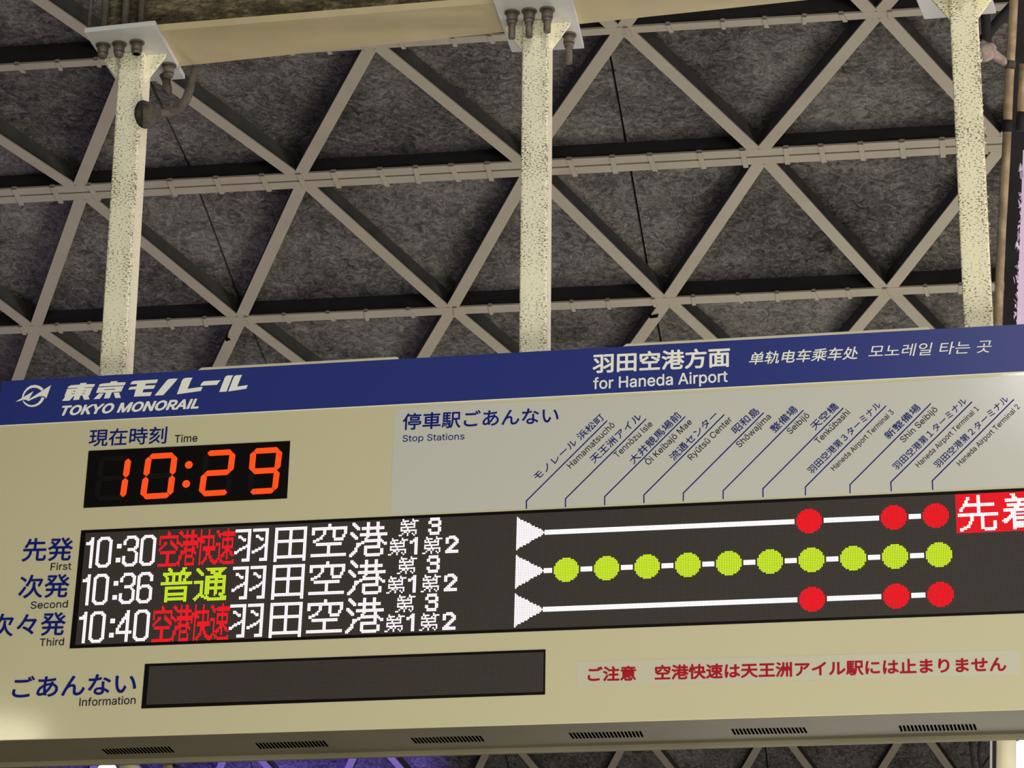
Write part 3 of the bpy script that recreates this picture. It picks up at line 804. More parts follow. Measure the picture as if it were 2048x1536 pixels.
def post(x_px, mat, plate_c, bolts, label, rear_bolt=None, seed=1):
    """x_px: left edge, front right edge at the top of the photo's post; built upright from the sign to the plate"""
    rg = random.Random(seed)
    xc = sum(loc(pp(*p))[0] for p in x_px) / len(x_px)
    hw = 0.0355
    base = PP0 + S_U * xc + AWAY * 0.0
    base.z = S_O.z + S_V.z * uv(1024, 705.8).y - 0.012
    root = empty('hanging_post', base, P_MAT)
    tag(root, label, 'post', 'square posts carrying the station sign')
    hgt = Z_PLATE - base.z
    bm = bmesh.new()
    box(bm, -hw, hw, 0, 0.07, 0, hgt)
    bevel(obj('column', bm, mat, root), 0.006, 3)
    # end plate, in the post's own axes
    q = [on_plate(*p) for p in plate_c]
    q = [((p - base).dot(S_U), (p - base).dot(AWAY)) for p in q]
    bm = bmesh.new()
    hexa(bm, [(x, y, hgt) for x, y in q] + [(x, y, hgt + 0.014) for x, y in q])
    bevel(obj('end_plate', bm, M['plate'], root, 'pale grey end plate bolted under the beam'), 0.0015, 2)
    for s in (-1, 1):
        bm = bmesh.new()
        xs = s * (hw - 0.001)
        tri = [(xs, hgt), (s * (hw + 0.052), hgt), (s * (hw + 0.052), hgt - 0.008), (xs, hgt - 0.082)]
        v0 = [bm.verts.new((x, 0.028, z)) for x, z in tri]
        v1 = [bm.verts.new((x, 0.037, z)) for x, z in tri]
        bm.faces.new(v0)
        bm.faces.new(v1[::-1])
        for a in range(4):
            bm.faces.new([v0[a], v0[(a + 1) % 4], v1[(a + 1) % 4], v1[a]])
        bmesh.ops.recalc_face_normals(bm, faces=bm.faces[:])
        bevel(obj('gusset', bm, mat, root), 0.001, 1)
    for bx, by, ln in bolts:
        bm = bmesh.new()
        tube(bm, [(bx, by, hgt + 0.010), (bx, by, hgt - ln)], 0.0095, 12)
        b = obj('bolt', bm, M['bolt'], root)
        bm = bmesh.new()
        tube(bm, [(bx, by, hgt), (bx, by, hgt - 0.004)], 0.0205, 18)
        tube(bm, [(bx, by, hgt - 0.004), (bx, by, hgt - 0.026)], 0.0165, 6)
        tube(bm, [(bx, by, hgt - 0.026), (bx, by, hgt - 0.036)], [0.015, 0.0135], 6)
        obj('nut', bm, M['bolt'], b)
    # flakes of lifting paint along the right-hand edge
    bm = bmesh.new()
    for _ in range(46):
        z = rg.uniform(0.1, hgt - 0.12)
        x = hw + rg.uniform(-0.002, 0.001)
        y = rg.uniform(0.0, 0.02)
        s_ = rg.uniform(0.003, 0.007)
        v = [bm.verts.new((x + rg.uniform(-0.4, 1) * s_, y + rg.uniform(-1, 0.4) * s_ * 0.6, z + rg.uniform(-1, 1) * s_)) for _ in range(4)]
        for f in ((0, 1, 2), (0, 2, 3), (0, 3, 1), (1, 3, 2)):
            bm.faces.new([v[i] for i in f])
    tag(obj('paint_flakes', bm, M['flake'], root), kind='stuff')
    return root, base, hgt


P1, B1, H1 = post([(233, 110), (293, 110), (198, 700), (252, 700)], M['post'],
                  [(168, 65), (310, 50), (370, 158), (236, 168)],
                  [(-0.062, -0.052, 0.040), (-0.016, -0.052, 0.040), (0.034, -0.052, 0.036), (0.075, 0.1, 0.03)],
                  'speckled cream hanging post above the monorail emblem', seed=1)
P2, B2, H2 = post([(1044, 100), (1100, 100), (1035, 700), (1090, 700)], M['post'],
                  [(984, -3), (1142, -14), (1168, 97), (1023, 105)],
                  [(-0.052, -0.052, 0.076), (-0.006, -0.052, 0.076), (0.042, -0.052, 0.066), (0.072, 0.105, 0.085)],
                  'speckled cream hanging post in the middle, with long bolts in its end plate', seed=2)
P3, B3, H3 = post([(1896, 60), (1961, 60), (1927, 655), (1988, 655)], M['post_dense'],
                  [(1806, -66), (1960, -78), (1992, 27), (1848, 39)],
                  [(-0.052, -0.052, 0.05), (-0.006, -0.052, 0.05), (0.042, -0.052, 0.05)],
                  'densely flaking yellowish hanging post nearest the vertical pipes', seed=3)

# ------------------------------------------------------------------ the beam the posts hang from
beam = empty('steel_beam', on_plate(640, 90, 0.016))
tag(beam, 'big cream steel beam with rough sprayed coat above its flange', 'beam', kind='thing')


def near_y(x):
    return 62 - 0.0835 * (x - 320)


def far_y(x):
    return 133 - 0.1057 * (x - 355)


bm = bmesh.new()
xs = [205, 420, 640, 860, 1080, 1300, 1500, 1700, 1900, 2090]
lo, hi = [], []
for x in xs:
    pa = on_plate(x, near_y(x), 0.0145)
    pb = on_plate(x + 45, far_y(x + 45), 0.0145)
    lo.append((bm.verts.new(pa), bm.verts.new(pb)))
    hi.append((bm.verts.new(pa + ZUP * 0.02), bm.verts.new(pb + ZUP * 0.02)))
fs = []
for t in range(len(xs) - 1):
    fs.append(bm.faces.new([lo[t][0], lo[t + 1][0], lo[t + 1][1], lo[t][1]]))
    fs.append(bm.faces.new([hi[t][0], hi[t][1], hi[t + 1][1], hi[t + 1][0]]))
    fs.append(bm.faces.new([lo[t][0], hi[t][0], hi[t + 1][0], lo[t + 1][0]]))
    fs.append(bm.faces.new([lo[t][1], lo[t + 1][1], hi[t + 1][1], hi[t][1]]))
fs.append(bm.faces.new([lo[0][0], lo[0][1], hi[0][1], hi[0][0]]))
fs.append(bm.faces.new([lo[-1][0], hi[-1][0], hi[-1][1], lo[-1][1]]))
bmesh.ops.recalc_face_normals(bm, faces=fs)
bm.transform(Matrix.Translation(-beam.location))
obj('bottom_flange', bm, M['beam'], beam)
# sprayed web above the flange
bm = bmesh.new()
xw = [205 + 29 * t for t in range(66)]
rg = random.Random(5)
front, back = [], []
for x in xw:
    pa = on_plate(x, near_y(x), 0.0345)
    colv = []
    for t in range(13):
        jit = rg.uniform(-0.006, 0.006)
        colv.append(bm.verts.new(pa + AWAY * (0.012 + jit) + ZUP * (0.03 * t + rg.uniform(-0.004, 0.004) * (0 < t))))
    front.append(colv)
    back.append([bm.verts.new(pa + AWAY * 0.09), bm.verts.new(pa + AWAY * 0.09 + ZUP * 0.36)])
fs = []
for t in range(len(xw) - 1):
    for s_ in range(12):
        f = bm.faces.new([front[t][s_], front[t + 1][s_], front[t + 1][s_ + 1], front[t][s_ + 1]])
        f.smooth = True
        fs.append(f)
    fs.append(bm.faces.new([back[t][0], back[t][1], back[t + 1][1], back[t + 1][0]]))
    fs.append(bm.faces.new([front[t][12], front[t + 1][12], back[t + 1][1], back[t][1]]))
    fs.append(bm.faces.new([front[t][0], back[t][0], back[t + 1][0], front[t + 1][0]]))
for t in (0, -1):
    fs.append(bm.faces.new(front[t] + [back[t][1], back[t][0]]))
bmesh.ops.recalc_face_normals(bm, faces=fs)
bm.transform(Matrix.Translation(-beam.location))
obj('sprayed_web', bm, M['spray'], beam, 'rough brown sprayed coating on the beam web')
for x, r_ in ((178, 0.005), (208, 0.009), (249, 0.009), (281, 0.008)):
    pa = on_plate(x, near_y(x) + 1, 0.0145) - AWAY * 0.004
    bm = bmesh.new()
    tube(bm, [pa + ZUP * 0.002, pa + ZUP * 0.12, pa + ZUP * 0.36], [r_, r_ * 1.06, r_], 12)
    bm.transform(Matrix.Translation(-beam.location))
    obj('hanger_rod', bm, M['dust'], beam, 'fuzzy dark threaded rod rising from the beam')

# dusty bent clamp behind the left post
cl = empty('pipe_clamp', pp(330, 200) + AWAY * 0.12)
tag(cl, 'dusty bent clamp rod with flared disc behind the left post', 'clamp')


def rel(o, bm):
    bm.transform(Matrix.Translation(-o.location))
    return bm


def cp_(px, py, d=0.13):
    return hit(px, py, PP0 + AWAY * d, AWAY)


bm = bmesh.new()
pts = [cp_(308, 226, 0.0), cp_(322, 225, 0.04), cp_(338, 226, 0.09), cp_(358, 218), cp_(372, 200), cp_(380, 178), cp_(386, 150), cp_(388, 132)]
tube(bm, pts, [0.013, 0.011, 0.012, 0.012, 0.013, 0.012, 0.009, 0.006], 12)
obj('rod', rel(cl, bm), M['dust'], cl)
bm = bmesh.new()
tube(bm, [cp_(284, 229, -0.03), cp_(288, 229, -0.028), cp_(299, 227, -0.01), cp_(315, 225, 0.02)], [0.036, 0.039, 0.031, 0.013], 20)
obj('flared_disc', rel(cl, bm), M['dust'], cl)
bm = bmesh.new()
tube(bm, [cp_(331, 150), cp_(333, 164), cp_(334, 178), cp_(340, 190)], [0.017, 0.011, 0.014, 0.006], 10)
obj('hook', rel(cl, bm), M['dust'], cl)

# ------------------------------------------------------------------ the sign
sign = empty('station_sign', S_O, S_MAT)
tag(sign, 'wide cream departure board with blue header hanging from three posts', 'sign')

uL = uv(3.5, 763).x
uR = uv(2048, 1000).x + 0.42
vT = uv(1024, 705.8).y
vH = uv(1024, 797).y                       # lower edge of the blue band
vB = uv(1024, 1450.5).y
bm = bmesh.new()
box(bm, uL, uR, vB, vT, -0.004, 0.0)
front = bevel(obj('front_panel', bm, M['cream'], sign, 'cream painted front of the sign'), 0.0015, 2)

# underside: dips a little towards the back, with a turned-down lip
dn = math.tan(math.radians(1.7))
n_under = (S_V + S_W * dn).normalized()
p_under = S_O + S_V * vB
back_pt = hit(1024, 1496, p_under, n_under) - S_O
D = -back_pt.dot(S_W)
lip_pt = hit(1024, 1506, S_O + S_W * (-D), S_W) - S_O
v_lip_top, v_lip_bot = vB + D * dn, lip_pt.dot(S_V)
bm = bmesh.new()
hexa(bm, [(uL, vB + 0.001, -0.0045), (uR, vB + 0.001, -0.0045), (uR, vT - 0.004, -0.0045), (uL, vT - 0.004, -0.0045),
          (uL, v_lip_top + 0.003, -D), (uR, v_lip_top + 0.003, -D), (uR, vT - 0.02, -D), (uL, vT - 0.02, -D)])
obj('housing', bm, M['cream'], sign)
bm = bmesh.new()
hexa(bm, [(uL, vB - 0.0005, -0.002), (uR, vB - 0.0005, -0.002), (uR, vB + 0.0008, -0.002), (uL, vB + 0.0008, -0.002),
          (uL, v_lip_top, -D - 0.002), (uR, v_lip_top, -D - 0.002), (uR, v_lip_top + 0.0025, -D - 0.002), (uL, v_lip_top + 0.0025, -D - 0.002)])
under = obj('bottom_panel', bm, M['steel'], sign, 'dull stainless underside of the sign')
bm = bmesh.new()
box(bm, uL, uR, v_lip_bot, v_lip_top + 0.004, -D - 0.012, -D)
bevel(obj('bottom_lip', bm, M['steel'], sign), 0.002, 2)


def on_under(px, py):
    d = hit(px, py, p_under - S_V * 0.0012, n_under) - S_O
    return Vector((d.dot(S_U), d.dot(S_V), d.dot(S_W)))


for (xa, ya), (xb, yb), (xc, yc), (xd, yd) in (
        ((203, 1499), (341, 1493.5), (352, 1505), (215, 1509)),
        ((510, 1487), (651, 1482), (660, 1493), (520, 1498)),
        ((821, 1476.5), (964, 1472), (972, 1483), (831, 1487)),
        ((1137, 1466.5), (1285, 1463), (1290, 1474), (1145, 1477.5)),
        ((1462, 1458.5), (1612, 1455.5), (1618, 1466), (1468, 1469.5)),
        ((1797, 1452), (1953, 1449), (1957, 1460), (1801, 1463))):
    A, B, C_, D_ = on_under(xa, ya), on_under(xb, yb), on_under(xc, yc), on_under(xd, yd)
    bm = bmesh.new()
    for t in range(20):
        f0, f1 = t / 20 + 0.002, t / 20 + 0.030
        q = [A.lerp(B, f0), A.lerp(B, f1), D_.lerp(C_, f1), D_.lerp(C_, f0)]
        up = Vector((0, 0.004, 0))
        hexa(bm, q + [p + up for p in q])
    obj('vent_grille', bm, M['slot'], under, 'row of black slanting vent slots')

# cream rims peeping over the header between the posts
for xa, xb in ((352, 812), (1205, 1885)):
    a, b = uv(xa, 735).x, uv(xb, 690).x
    bm = bmesh.new()
    z0, z1, lift = -0.062, -0.05, 0.0315
    hexa(bm, [(a, vT - 0.012, z0), (b, vT - 0.012, z0), (b - 0.035, vT + lift, z0), (a + 0.05, vT + lift, z0),
              (a, vT - 0.012, z1), (b, vT - 0.012, z1), (b - 0.035, vT + lift, z1), (a + 0.05, vT + lift, z1)])
    bevel(obj('top_rim', bm, M['rim'], sign), 0.003, 2)

# ---- header band
bm = bmesh.new()
box(bm, uL, uR, vH, vT, 0.0003, 0.0012)
header = obj('header_band', bm, M['blue'], sign, 'dark blue header band across the top of the sign')
bm = bmesh.new()
box(bm, uL, uR, vH - 0.0022, vH, 0.0003, 0.0012)
obj('header_edge', bm, M['white'], sign, 'thin pale line under the header')
E1 = (20, 755)
cut_shape('emblem', [[(500, 830), (530, 700), (600, 560), (720, 430), (860, 345), (1030, 315), (1200, 350), (1310, 410), (1385, 485),
                      (1290, 555), (1200, 480), (1100, 440), (960, 425), (820, 465), (690, 560), (600, 690), (550, 830)],
                     [(525, 965), (600, 1090), (720, 1180), (880, 1220), (1040, 1200), (1200, 1130), (1330, 1010), (1425, 845),
                      (1310, 820), (1250, 950), (1150, 1060), (1040, 1120), (900, 1150), (760, 1120), (650, 1050), (560, 960)],
                     [(245, 1000), (500, 850), (970, 575), (780, 910), (1690, 325), (1495, 865), (1430, 800), (1350, 775),
                      (1200, 780), (980, 870), (760, 975), (660, 920), (540, 920), (380, 980)]],
          M['white'], header, 0.0016, E1, 20.48)
G2, G3 = (110, 740), (300, 740)


def g2(L):
    return [(110 + x / 10.24, 740 + y / 10.24) for x, y in L]


def g3(L):
    return [(300 + x / 9.752, 740 + y / 9.752) for x, y in L]


cut_shape('lettering', [
    g2([(262, 380), (290, 338), (330, 320), (513, 306), (530, 275), (655, 268), (638, 298), (825, 294), (797, 352), (600, 366), (597, 378),
        (775, 368), (705, 525), (685, 535), (712, 605), (600, 615), (565, 525), (525, 530), (495, 612), (375, 622), (405, 540), (385, 542),
        (300, 632), (150, 640), (215, 550), (200, 540), (255, 396), (465, 384), (470, 372)]),
    g2([(375, 434), (430, 430), (425, 445), (370, 449)]), g2([(350, 488), (410, 484), (404, 498), (344, 502)]),
    g2([(585, 424), (640, 420), (634, 434), (578, 438)]), g2([(560, 478), (616, 474), (610, 488), (554, 492)]),
    g2([(895, 345), (915, 305), (960, 288), (1130, 270), (1160, 240), (1290, 232), (1265, 262), (1455, 258), (1425, 318)]),
    g2([(890, 362), (1412, 335), (1360, 445), (1170, 460), (1120, 582), (1005, 590), (1050, 470), (845, 475)]),
    g2([(1015, 402), (1240, 390), (1232, 408), (1008, 418)]),
    g2([(905, 490), (1000, 485), (920, 595), (795, 605)]), g2([(1205, 472), (1318, 465), (1352, 575), (1240, 580)]),
    [(260.9, 769.3), (264.3, 763.9), (268.2, 762.5), (316.6, 759.5), (313.1, 766.5), (292.1, 767.8), (290.2, 771.7), (311.5, 770.8),
     (307.7, 777.7), (287.2, 779.1), (285.3, 785.7), (304.3, 784.6), (301, 792.3), (268.2, 793.9), (272.1, 779.1), (257, 780),
     (260.4, 774.7), (273.6, 773.2), (275, 768.8)],
    g3([(95, 505), (330, 215), (360, 190), (400, 178), (543, 172), (500, 230), (262, 495)]),
    g3([(528, 480), (630, 210), (650, 180), (700, 160), (833, 155), (800, 215), (735, 375), (1033, 332), (995, 412)]),
    g3([(985, 312), (1015, 260), (1060, 225), (1385, 205), (1350, 235), (1310, 293)]),
    g3([(1355, 435), (1460, 165), (1480, 130), (1520, 112), (1625, 110), (1600, 155), (1495, 425)]),
    g3([(1530, 425), (1630, 165), (1650, 125), (1690, 108), (1800, 102), (1775, 150), (1705, 330), (1912, 300), (1880, 370)])],
    M['white'], header, 0.0016)


def z_(o, s, x, y):
    return (o[0] + x / s, o[1] + y / s)


cA = lambda x, y: z_((0, 740), 3.413, x, y)
cH = lambda x, y: z_((1150, 650), 5.851, x, y)
cK = lambda x, y: z_((1480, 650), 3.606, x, y)
cS = lambda x, y: z_((700, 400), 2.926, x, y)
cL = lambda x, y: z_((0, 1000), 4.096, x, y)
cI = lambda x, y: z_((0, 1260), 2.926, x, y)
lettering('TOKYO MONORAIL', cA(420, 311), cA(1358, 261), 60 / 3.413, M['white'], header, 'L', 0.028, 0.3, 0.002)
lettering('羽田空港方面', cH(208, 457), cH(1815, 377), 232 / 5.851, M['white'], header, 'J', 0.022, 0, 0.002)
lettering('for Haneda Airport', cH(213, 754), cH(1788, 667), 128 / 5.851, M['white'], header, 'L', 0.009, 0, 0.002)
lettering('单轨电车乘车处', cK(65, 245), cK(850, 203), 92 / 3.606, M['white'], header, 'J', 0.008, 0.22, 0.002)
lettering('모노레일 타는 곳', cK(925, 195), cK(1815, 155), 90 / 3.606, M['white'], header, 'J', -0.004, 0.2, 0.002)

# ---- lettering on the cream front
lettering('現在時刻', cA(610, 466), cA(1140, 445), 117 / 3.413, M['navy'], front, 'J', 0.006)
lettering('Time', cA(1192, 497), cA(1347, 490), 50 / 3.413, M['ink'], front, 'L')
lettering('先発', cL(190, 412), cL(598, 402), 190 / 4.096, M['navy'], front, 'J', 0.01)
lettering('First', cL(415, 578), cL(583, 571), 58 / 4.096, M['ink'], front, 'L')
lettering('次発', cL(158, 713), cL(570, 703), 192 / 4.096, M['navy'], front, 'J', 0.01)
lettering('Second', cL(252, 893), cL(555, 881), 58 / 4.096, M['ink'], front, 'L')
lettering('次々発', cL(-82, 1030), cL(540, 1014), 190 / 4.096, M['navy'], front, 'J', 0.01)
lettering('Third', cL(326, 1199), cL(524, 1190), 60 / 4.096, M['ink'], front, 'L')
lettering('ごあんない', cI(75, 337), cI(800, 309), 126 / 2.926, M['navy'], front, 'J', 0.014)
lettering('Information', cI(465, 447), cI(793, 433), 46 / 2.926, M['ink'], front, 'L')

# ---- clock
clock = plate_px('clock_display', [(178.1, 902.6), (580.7, 882.7), (574.3, 997), (167.6, 1016)], 0.0002, 0.003, M['black'], sign,
                 'black clock panel with glowing orange 10:29')
SEG = {'a': None}


def digit(corners, lit):
    c = [uv(*cA(*p)) for p in corners]      # TL TR BR BL of the whole slanted digit

    def mp_(x, y):                         # x,y in 0..1, y down
        t = c[0].lerp(c[1], x)
        b = c[3].lerp(c[2], x)
        return t.lerp(b, y)
    tx, ty = 0.185, 0.118
    g = 0.006
    hx, hy = tx / 2, ty / 2
    P = {
        'a': [(hx * 1.1 + g, hy * 0.9), (tx * 1.02, 0), (1 - tx * 1.02, 0), (1 - hx * 1.1 - g, hy * 0.9), (1 - tx, ty), (tx, ty)],
        'd': [(hx * 1.1 + g, 1 - hy * 0.9), (tx, 1 - ty), (1 - tx, 1 - ty), (1 - hx * 1.1 - g, 1 - hy * 0.9), (1 - tx * 1.02, 1), (tx * 1.02, 1)],
        'g': [(hx + g, 0.5), (tx, 0.5 - hy), (1 - tx, 0.5 - hy), (1 - hx - g, 0.5), (1 - tx, 0.5 + hy), (tx, 0.5 + hy)],
    }
    vert = [(hx, hy + g), (tx, ty + g), (tx, 0.5 - hy - g), (hx, 0.5 - g), (0, 0.5 - hy - g), (0, ty + g)]
    P['f'] = vert
    P['b'] = [(1 - x, y) for x, y in vert]
    P['e'] = [(x, 1 - y) for x, y in vert]
    P['c'] = [(1 - x, 1 - y) for x, y in vert]
    for nm, on in (('digit', True), ('unlit_segments', False)):
        bm = bmesh.new()
        cnt = 0
        for s, pl in P.items():
            if (s in lit) != on:
                continue
            cnt += 1
            lo_ = [bm.verts.new((*mp_(x, y), 0.0029)) for x, y in pl]
            hi_ = [bm.verts.new((*mp_(x, y), 0.0044)) for x, y in pl]
            bm.faces.new(hi_)
            for i in range(6):
                bm.faces.new([lo_[i], lo_[(i + 1) % 6], hi_[(i + 1) % 6], hi_[i]])
        bmesh.ops.recalc_face_normals(bm, faces=bm.faces[:])
        if cnt:
            obj(nm, bm, M['led_orange'] if on else M['unlit'], clock, None if on else 'dark unlit clock segments')
        else:
            bm.free()


digit([(683, 592), (903, 588), (858, 890), (640, 902)], 'bc')
digit([(1003, 577), (1218, 565), (1181, 875), (955, 888)], 'abcdef')
digit([(1398, 556), (1614, 544), (1576, 855), (1356, 868)], 'abged')
digit([(1714, 541), (1934, 528), (1894, 843), (1688, 855)], 'abcdfg')
for cx_, cy_ in ((1292, 651), (1274, 781)):
    c0 = uv(*cA(cx_, cy_))
    r_ = (uv(*cA(cx_ + 26, cy_)) - c0).length
    bm = bmesh.new()
    tube(bm, [(c0.x, c0.y, 0.0029), (c0.x, c0.y, 0.0044)], r_, 24)
    obj('colon_dot', bm, M['led_orange'], clock)

# ---- route guide
guide = plate_px('route_guide', [(789.5, 817), (2048 + 300, 735), (2048 + 310, 958), (780, 1029.5)], 0.0002, 0.0010, M['paper'], sign,
                 'pale grey route guide listing eleven stop stations')
lettering('停車駅ごあんない', cS(310, 1300), cS(1222, 1259), 98 / 2.926, M['navy'], guide, 'J', 0.012)
lettering('Stop Stations', cS(308, 1416), cS(670, 1402), 37 / 2.926, M['navy'], guide, 'L', 0.0)
qA = lambda x, y: z_((1040, 760), 5.12, x, y)
qB = lambda x, y: z_((1380, 760), 5.12, x, y)
qC = lambda x, y: z_((1660, 730), 5.278, x, y)
STN = [
    ('モノレール 浜松町', qA(160, 1010), qA(850, 372), 16.5, 'Hamamatsuchō', qA(522, 912), qA(978, 470), [qA(67, 1320), qA(67, 1240), qA(890, 422)]),
    ('天王洲アイル', qA(738, 836), qA(1232, 366), 17.5, 'Tennōzu Isle', qA(1000, 803), qA(1365, 462), [qA(467, 1303), qA(467, 1218), qA(1290, 403)]),
    ('大井競馬場前', qA(1140, 845), qA(1635, 352), 18, 'Ōi Keibajō Mae', qA(1318, 878), qA(1768, 440), [qA(868, 1283), qA(868, 1197), qA(1690, 380)]),
    ('流通センター', qA(1553, 812), qB(272, 348), 17.5, 'Ryūtsū Center', qA(1758, 826), qB(438, 412), [qA(1270, 1262), qA(1270, 1180), qB(348, 360)]),
    ('昭和島', qB(448, 533), qB(695, 309), 18, 'Shōwajima', qB(510, 697), qB(836, 386), [qA(1673, 1243), qA(1673, 1160), qB(752, 340)]),
    ('整備場', qB(845, 525), qB(1085, 291), 18, 'Seibijō', qB(1030, 560), qB(1230, 372), [qB(340, 1222), qB(340, 1137), qB(1158, 315)]),
    ('天空橋', qB(1256, 497), qB(1503, 259), 18, 'Tenkūbashi', qB(1318, 660), qB(1645, 340), [qB(748, 1202), qB(748, 1115), qB(1567, 292)]),
    ('羽田空港第３ターミナル', qB(1225, 947), qC(523, 412), 17, 'Haneda Airport Terminal 3', qC(45, 1121), qC(680, 506), [qB(1183, 1182), qB(1183, 1097), qC(588, 437)]),
    ('新整備場', qC(597, 770), qC(938, 438), 17.5, 'Shin Seibijō', qC(778, 825), qC(1142, 478), [qC(212, 1355), qC(212, 1265), qC(1062, 412)]),
    ('羽田空港第１ターミナル', qC(682, 1095), qC(1428, 370), 17, 'Haneda Airport Terminal 1', qC(938, 1085), qC(1577, 470), [qC(647, 1335), qC(642, 1240), qC(1497, 393)]),
    ('羽田空港第２ターミナル', qC(1118, 1076), qC(1870, 350), 17, 'Haneda Airport Terminal 2', qC(1374, 1070), qC(2008, 450), [qC(1085, 1320), qC(1080, 1225), qC(1937, 370)]),
]


def stroke(bm, a, b, w, z0, z1, ext=0.0):
    d = (b - a).normalized()
    n = Vector((-d.y, d.x)) * w / 2
    a, b = a - d * ext, b + d * ext
    q = [a - n, b - n, b + n, a + n]
    hexa(bm, [(p.x, p.y, z1) for p in q] + [(p.x, p.y, z0) for p in q])


for jp, j0, j1, jh, en, e0, e1, pl in STN:
    cap = 10.6 if 'Terminal' in en else 12.2
    sh = lambda p: (p[0] - 0.8, p[1] - 0.8)
    lettering(jp, sh(j0), sh(j1), jh * 0.94, M['navy'], guide, 'J', 0.004, name='station_name')
    lettering(en, e0, e1, cap, M['ink'], guide, 'L', name='station_name_latin')
    bm = bmesh.new()
    q = [uv(*p) for p in pl]
    stroke(bm, q[0], q[1], 0.0028, 0.0008, 0.0018)
    stroke(bm, q[1], q[2], 0.0028, 0.0008, 0.0018, 0.0012)
    obj('station_line', bm, M['navy'], guide)

# ---- notice strip
notice = plate_px('notice_strip', [(1151.8, 1323.2), (2040, 1300.3), (2041, 1349.5), (1153.9, 1373.5)], 0.0002, 0.0008, M['notice'], sign,
                  'pale notice strip with red warning text')
lettering('ご注意　空港快速は天王洲アイル駅には止まりません', (1175.7, 1349), (2012.7, 1328.2), 30.5, M['redink'], notice, 'J', 0.026)

# ---- LED boards
uR_led = uR - 0.03
led = plate_px('departure_display', [(163, 1061.3), (2048 + 330, 962), (2048 + 345, 1214), (139.6, 1297.1)], 0.0002, 0.0022, M['black'], sign,
               'long black LED board listing three departures')
bm = bmesh.new()
bot = LED0.y - 72 * PITCH_LED
box(bm, LED0.x, uv(2048 + 315, 1090).x, bot, LED0.y, 0.0020, 0.0026)
obj('led_matrix', bm, M['led_panel'], led, 'dark grey grid of unlit lamps')
info = plate_px('information_display', [(290.5, 1328.4), (1091.3, 1299.3), (1090.3, 1389.2), (283, 1417.2)], 0.0002, 0.0022, M['black'], sign,
                'blank dark information display')
plate_px('led_matrix', [(299, 1333.5), (1088, 1304.5), (1087, 1384), (293, 1410)], 0.0020, 0.0026, M['led_panel'], info)


def dots(name, cells, mat, size=0.47, label=None):
    """one small lamp per lit cell (column, row)"""
    bm = bmesh.new()
    r = PITCH_LED * size
    ang = [math.pi / 8 + k * math.pi / 4 for k in range(8)]
    for c, rw in cells:
        x, y = LED0.x + (c + 0.5) * PITCH_LED, LED0.y - (rw + 0.5) * PITCH_LED
        hi_ = [bm.verts.new((x + r * math.cos(t), y + r * math.sin(t), 0.0034)) for t in ang]
        lo_ = [bm.verts.new((x + r * 1.04 * math.cos(t), y + r * 1.04 * math.sin(t), 0.0025)) for t in ang]
        bm.faces.new(hi_)
        for i in range(8):
            bm.faces.new([lo_[i], lo_[(i + 1) % 8], hi_[(i + 1) % 8], hi_[i]])
    return obj(name, bm, mat, led, label)


_cache = {}


def raster(text, w, h, bold):
    """lit cells of a line of text fitted to w x h lamps"""
    key = (text, w, h, bold)
    if key in _cache:
        return _cache[key]
    me = font_mesh(text)
    me.calc_loop_triangles()
    co = np.array([v.co[:2] for v in me.vertices])
    tr = np.array([t.vertices[:] for t in me.loop_triangles])
    lo_, hi_ = co.min(0), co.max(0)
    co = (co - lo_) / (hi_ - lo_) * np.array([w, h])
    gx, gy = np.meshgrid(np.arange(w) + 0.5, np.arange(h) + 0.5)
    px0, py0 = gx.ravel(), gy.ravel()
    hitm = np.zeros(px0.shape, bool)
    A_, B_, C_ = co[tr[:, 0]], co[tr[:, 1]], co[tr[:, 2]]
    for (a, b, c), (ox, oy) in ((t, o) for t in zip(A_, B_, C_) for o in ((0, 0), (bold, 0), (-bold, 0), (0, bold), (0, -bold))):
        px, py = px0 + ox, py0 + oy
        d1 = (px - b[0]) * (a[1] - b[1]) - (a[0] - b[0]) * (py - b[1])
        d2 = (px - c[0]) * (b[1] - c[1]) - (b[0] - c[0]) * (py - c[1])
        d3 = (px - a[0]) * (c[1] - a[1]) - (c[0] - a[0]) * (py - a[1])
        hitm |= ~(((d1 < 0) | (d2 < 0) | (d3 < 0)) & ((d1 > 0) | (d2 > 0) | (d3 > 0)))
    bpy.data.meshes.remove(me)
    out = [(int(x), int(h - 1 - y)) for x, y, t in zip(np.floor(px0), np.floor(py0), hitm) if t]
    _cache[key] = out
    return out


def strokes(lines, w, h, rad=0.96):
    """lit cells within rad of any polyline, in lamp units"""
    out = []
    for r_ in range(h):
        for c in range(w):
            p = Vector((c + 0.5, r_ + 0.5))
            done = False
            for ln in lines:
                for a, b in zip(ln, ln[1:]):
                    a_, b_ = Vector((round(a[0]), round(a[1]))), Vector((round(b[0]), round(b[1])))
                    d = b_ - a_
                    t = max(0, min(1, (p - a_).dot(d) / max(d.length_squared, 1e-9)))
                    if (p - a_ - d * t).length < rad:
                        done = True
                        break
                if done:
                    break
            if done:
                out.append((c, r_))
    return out


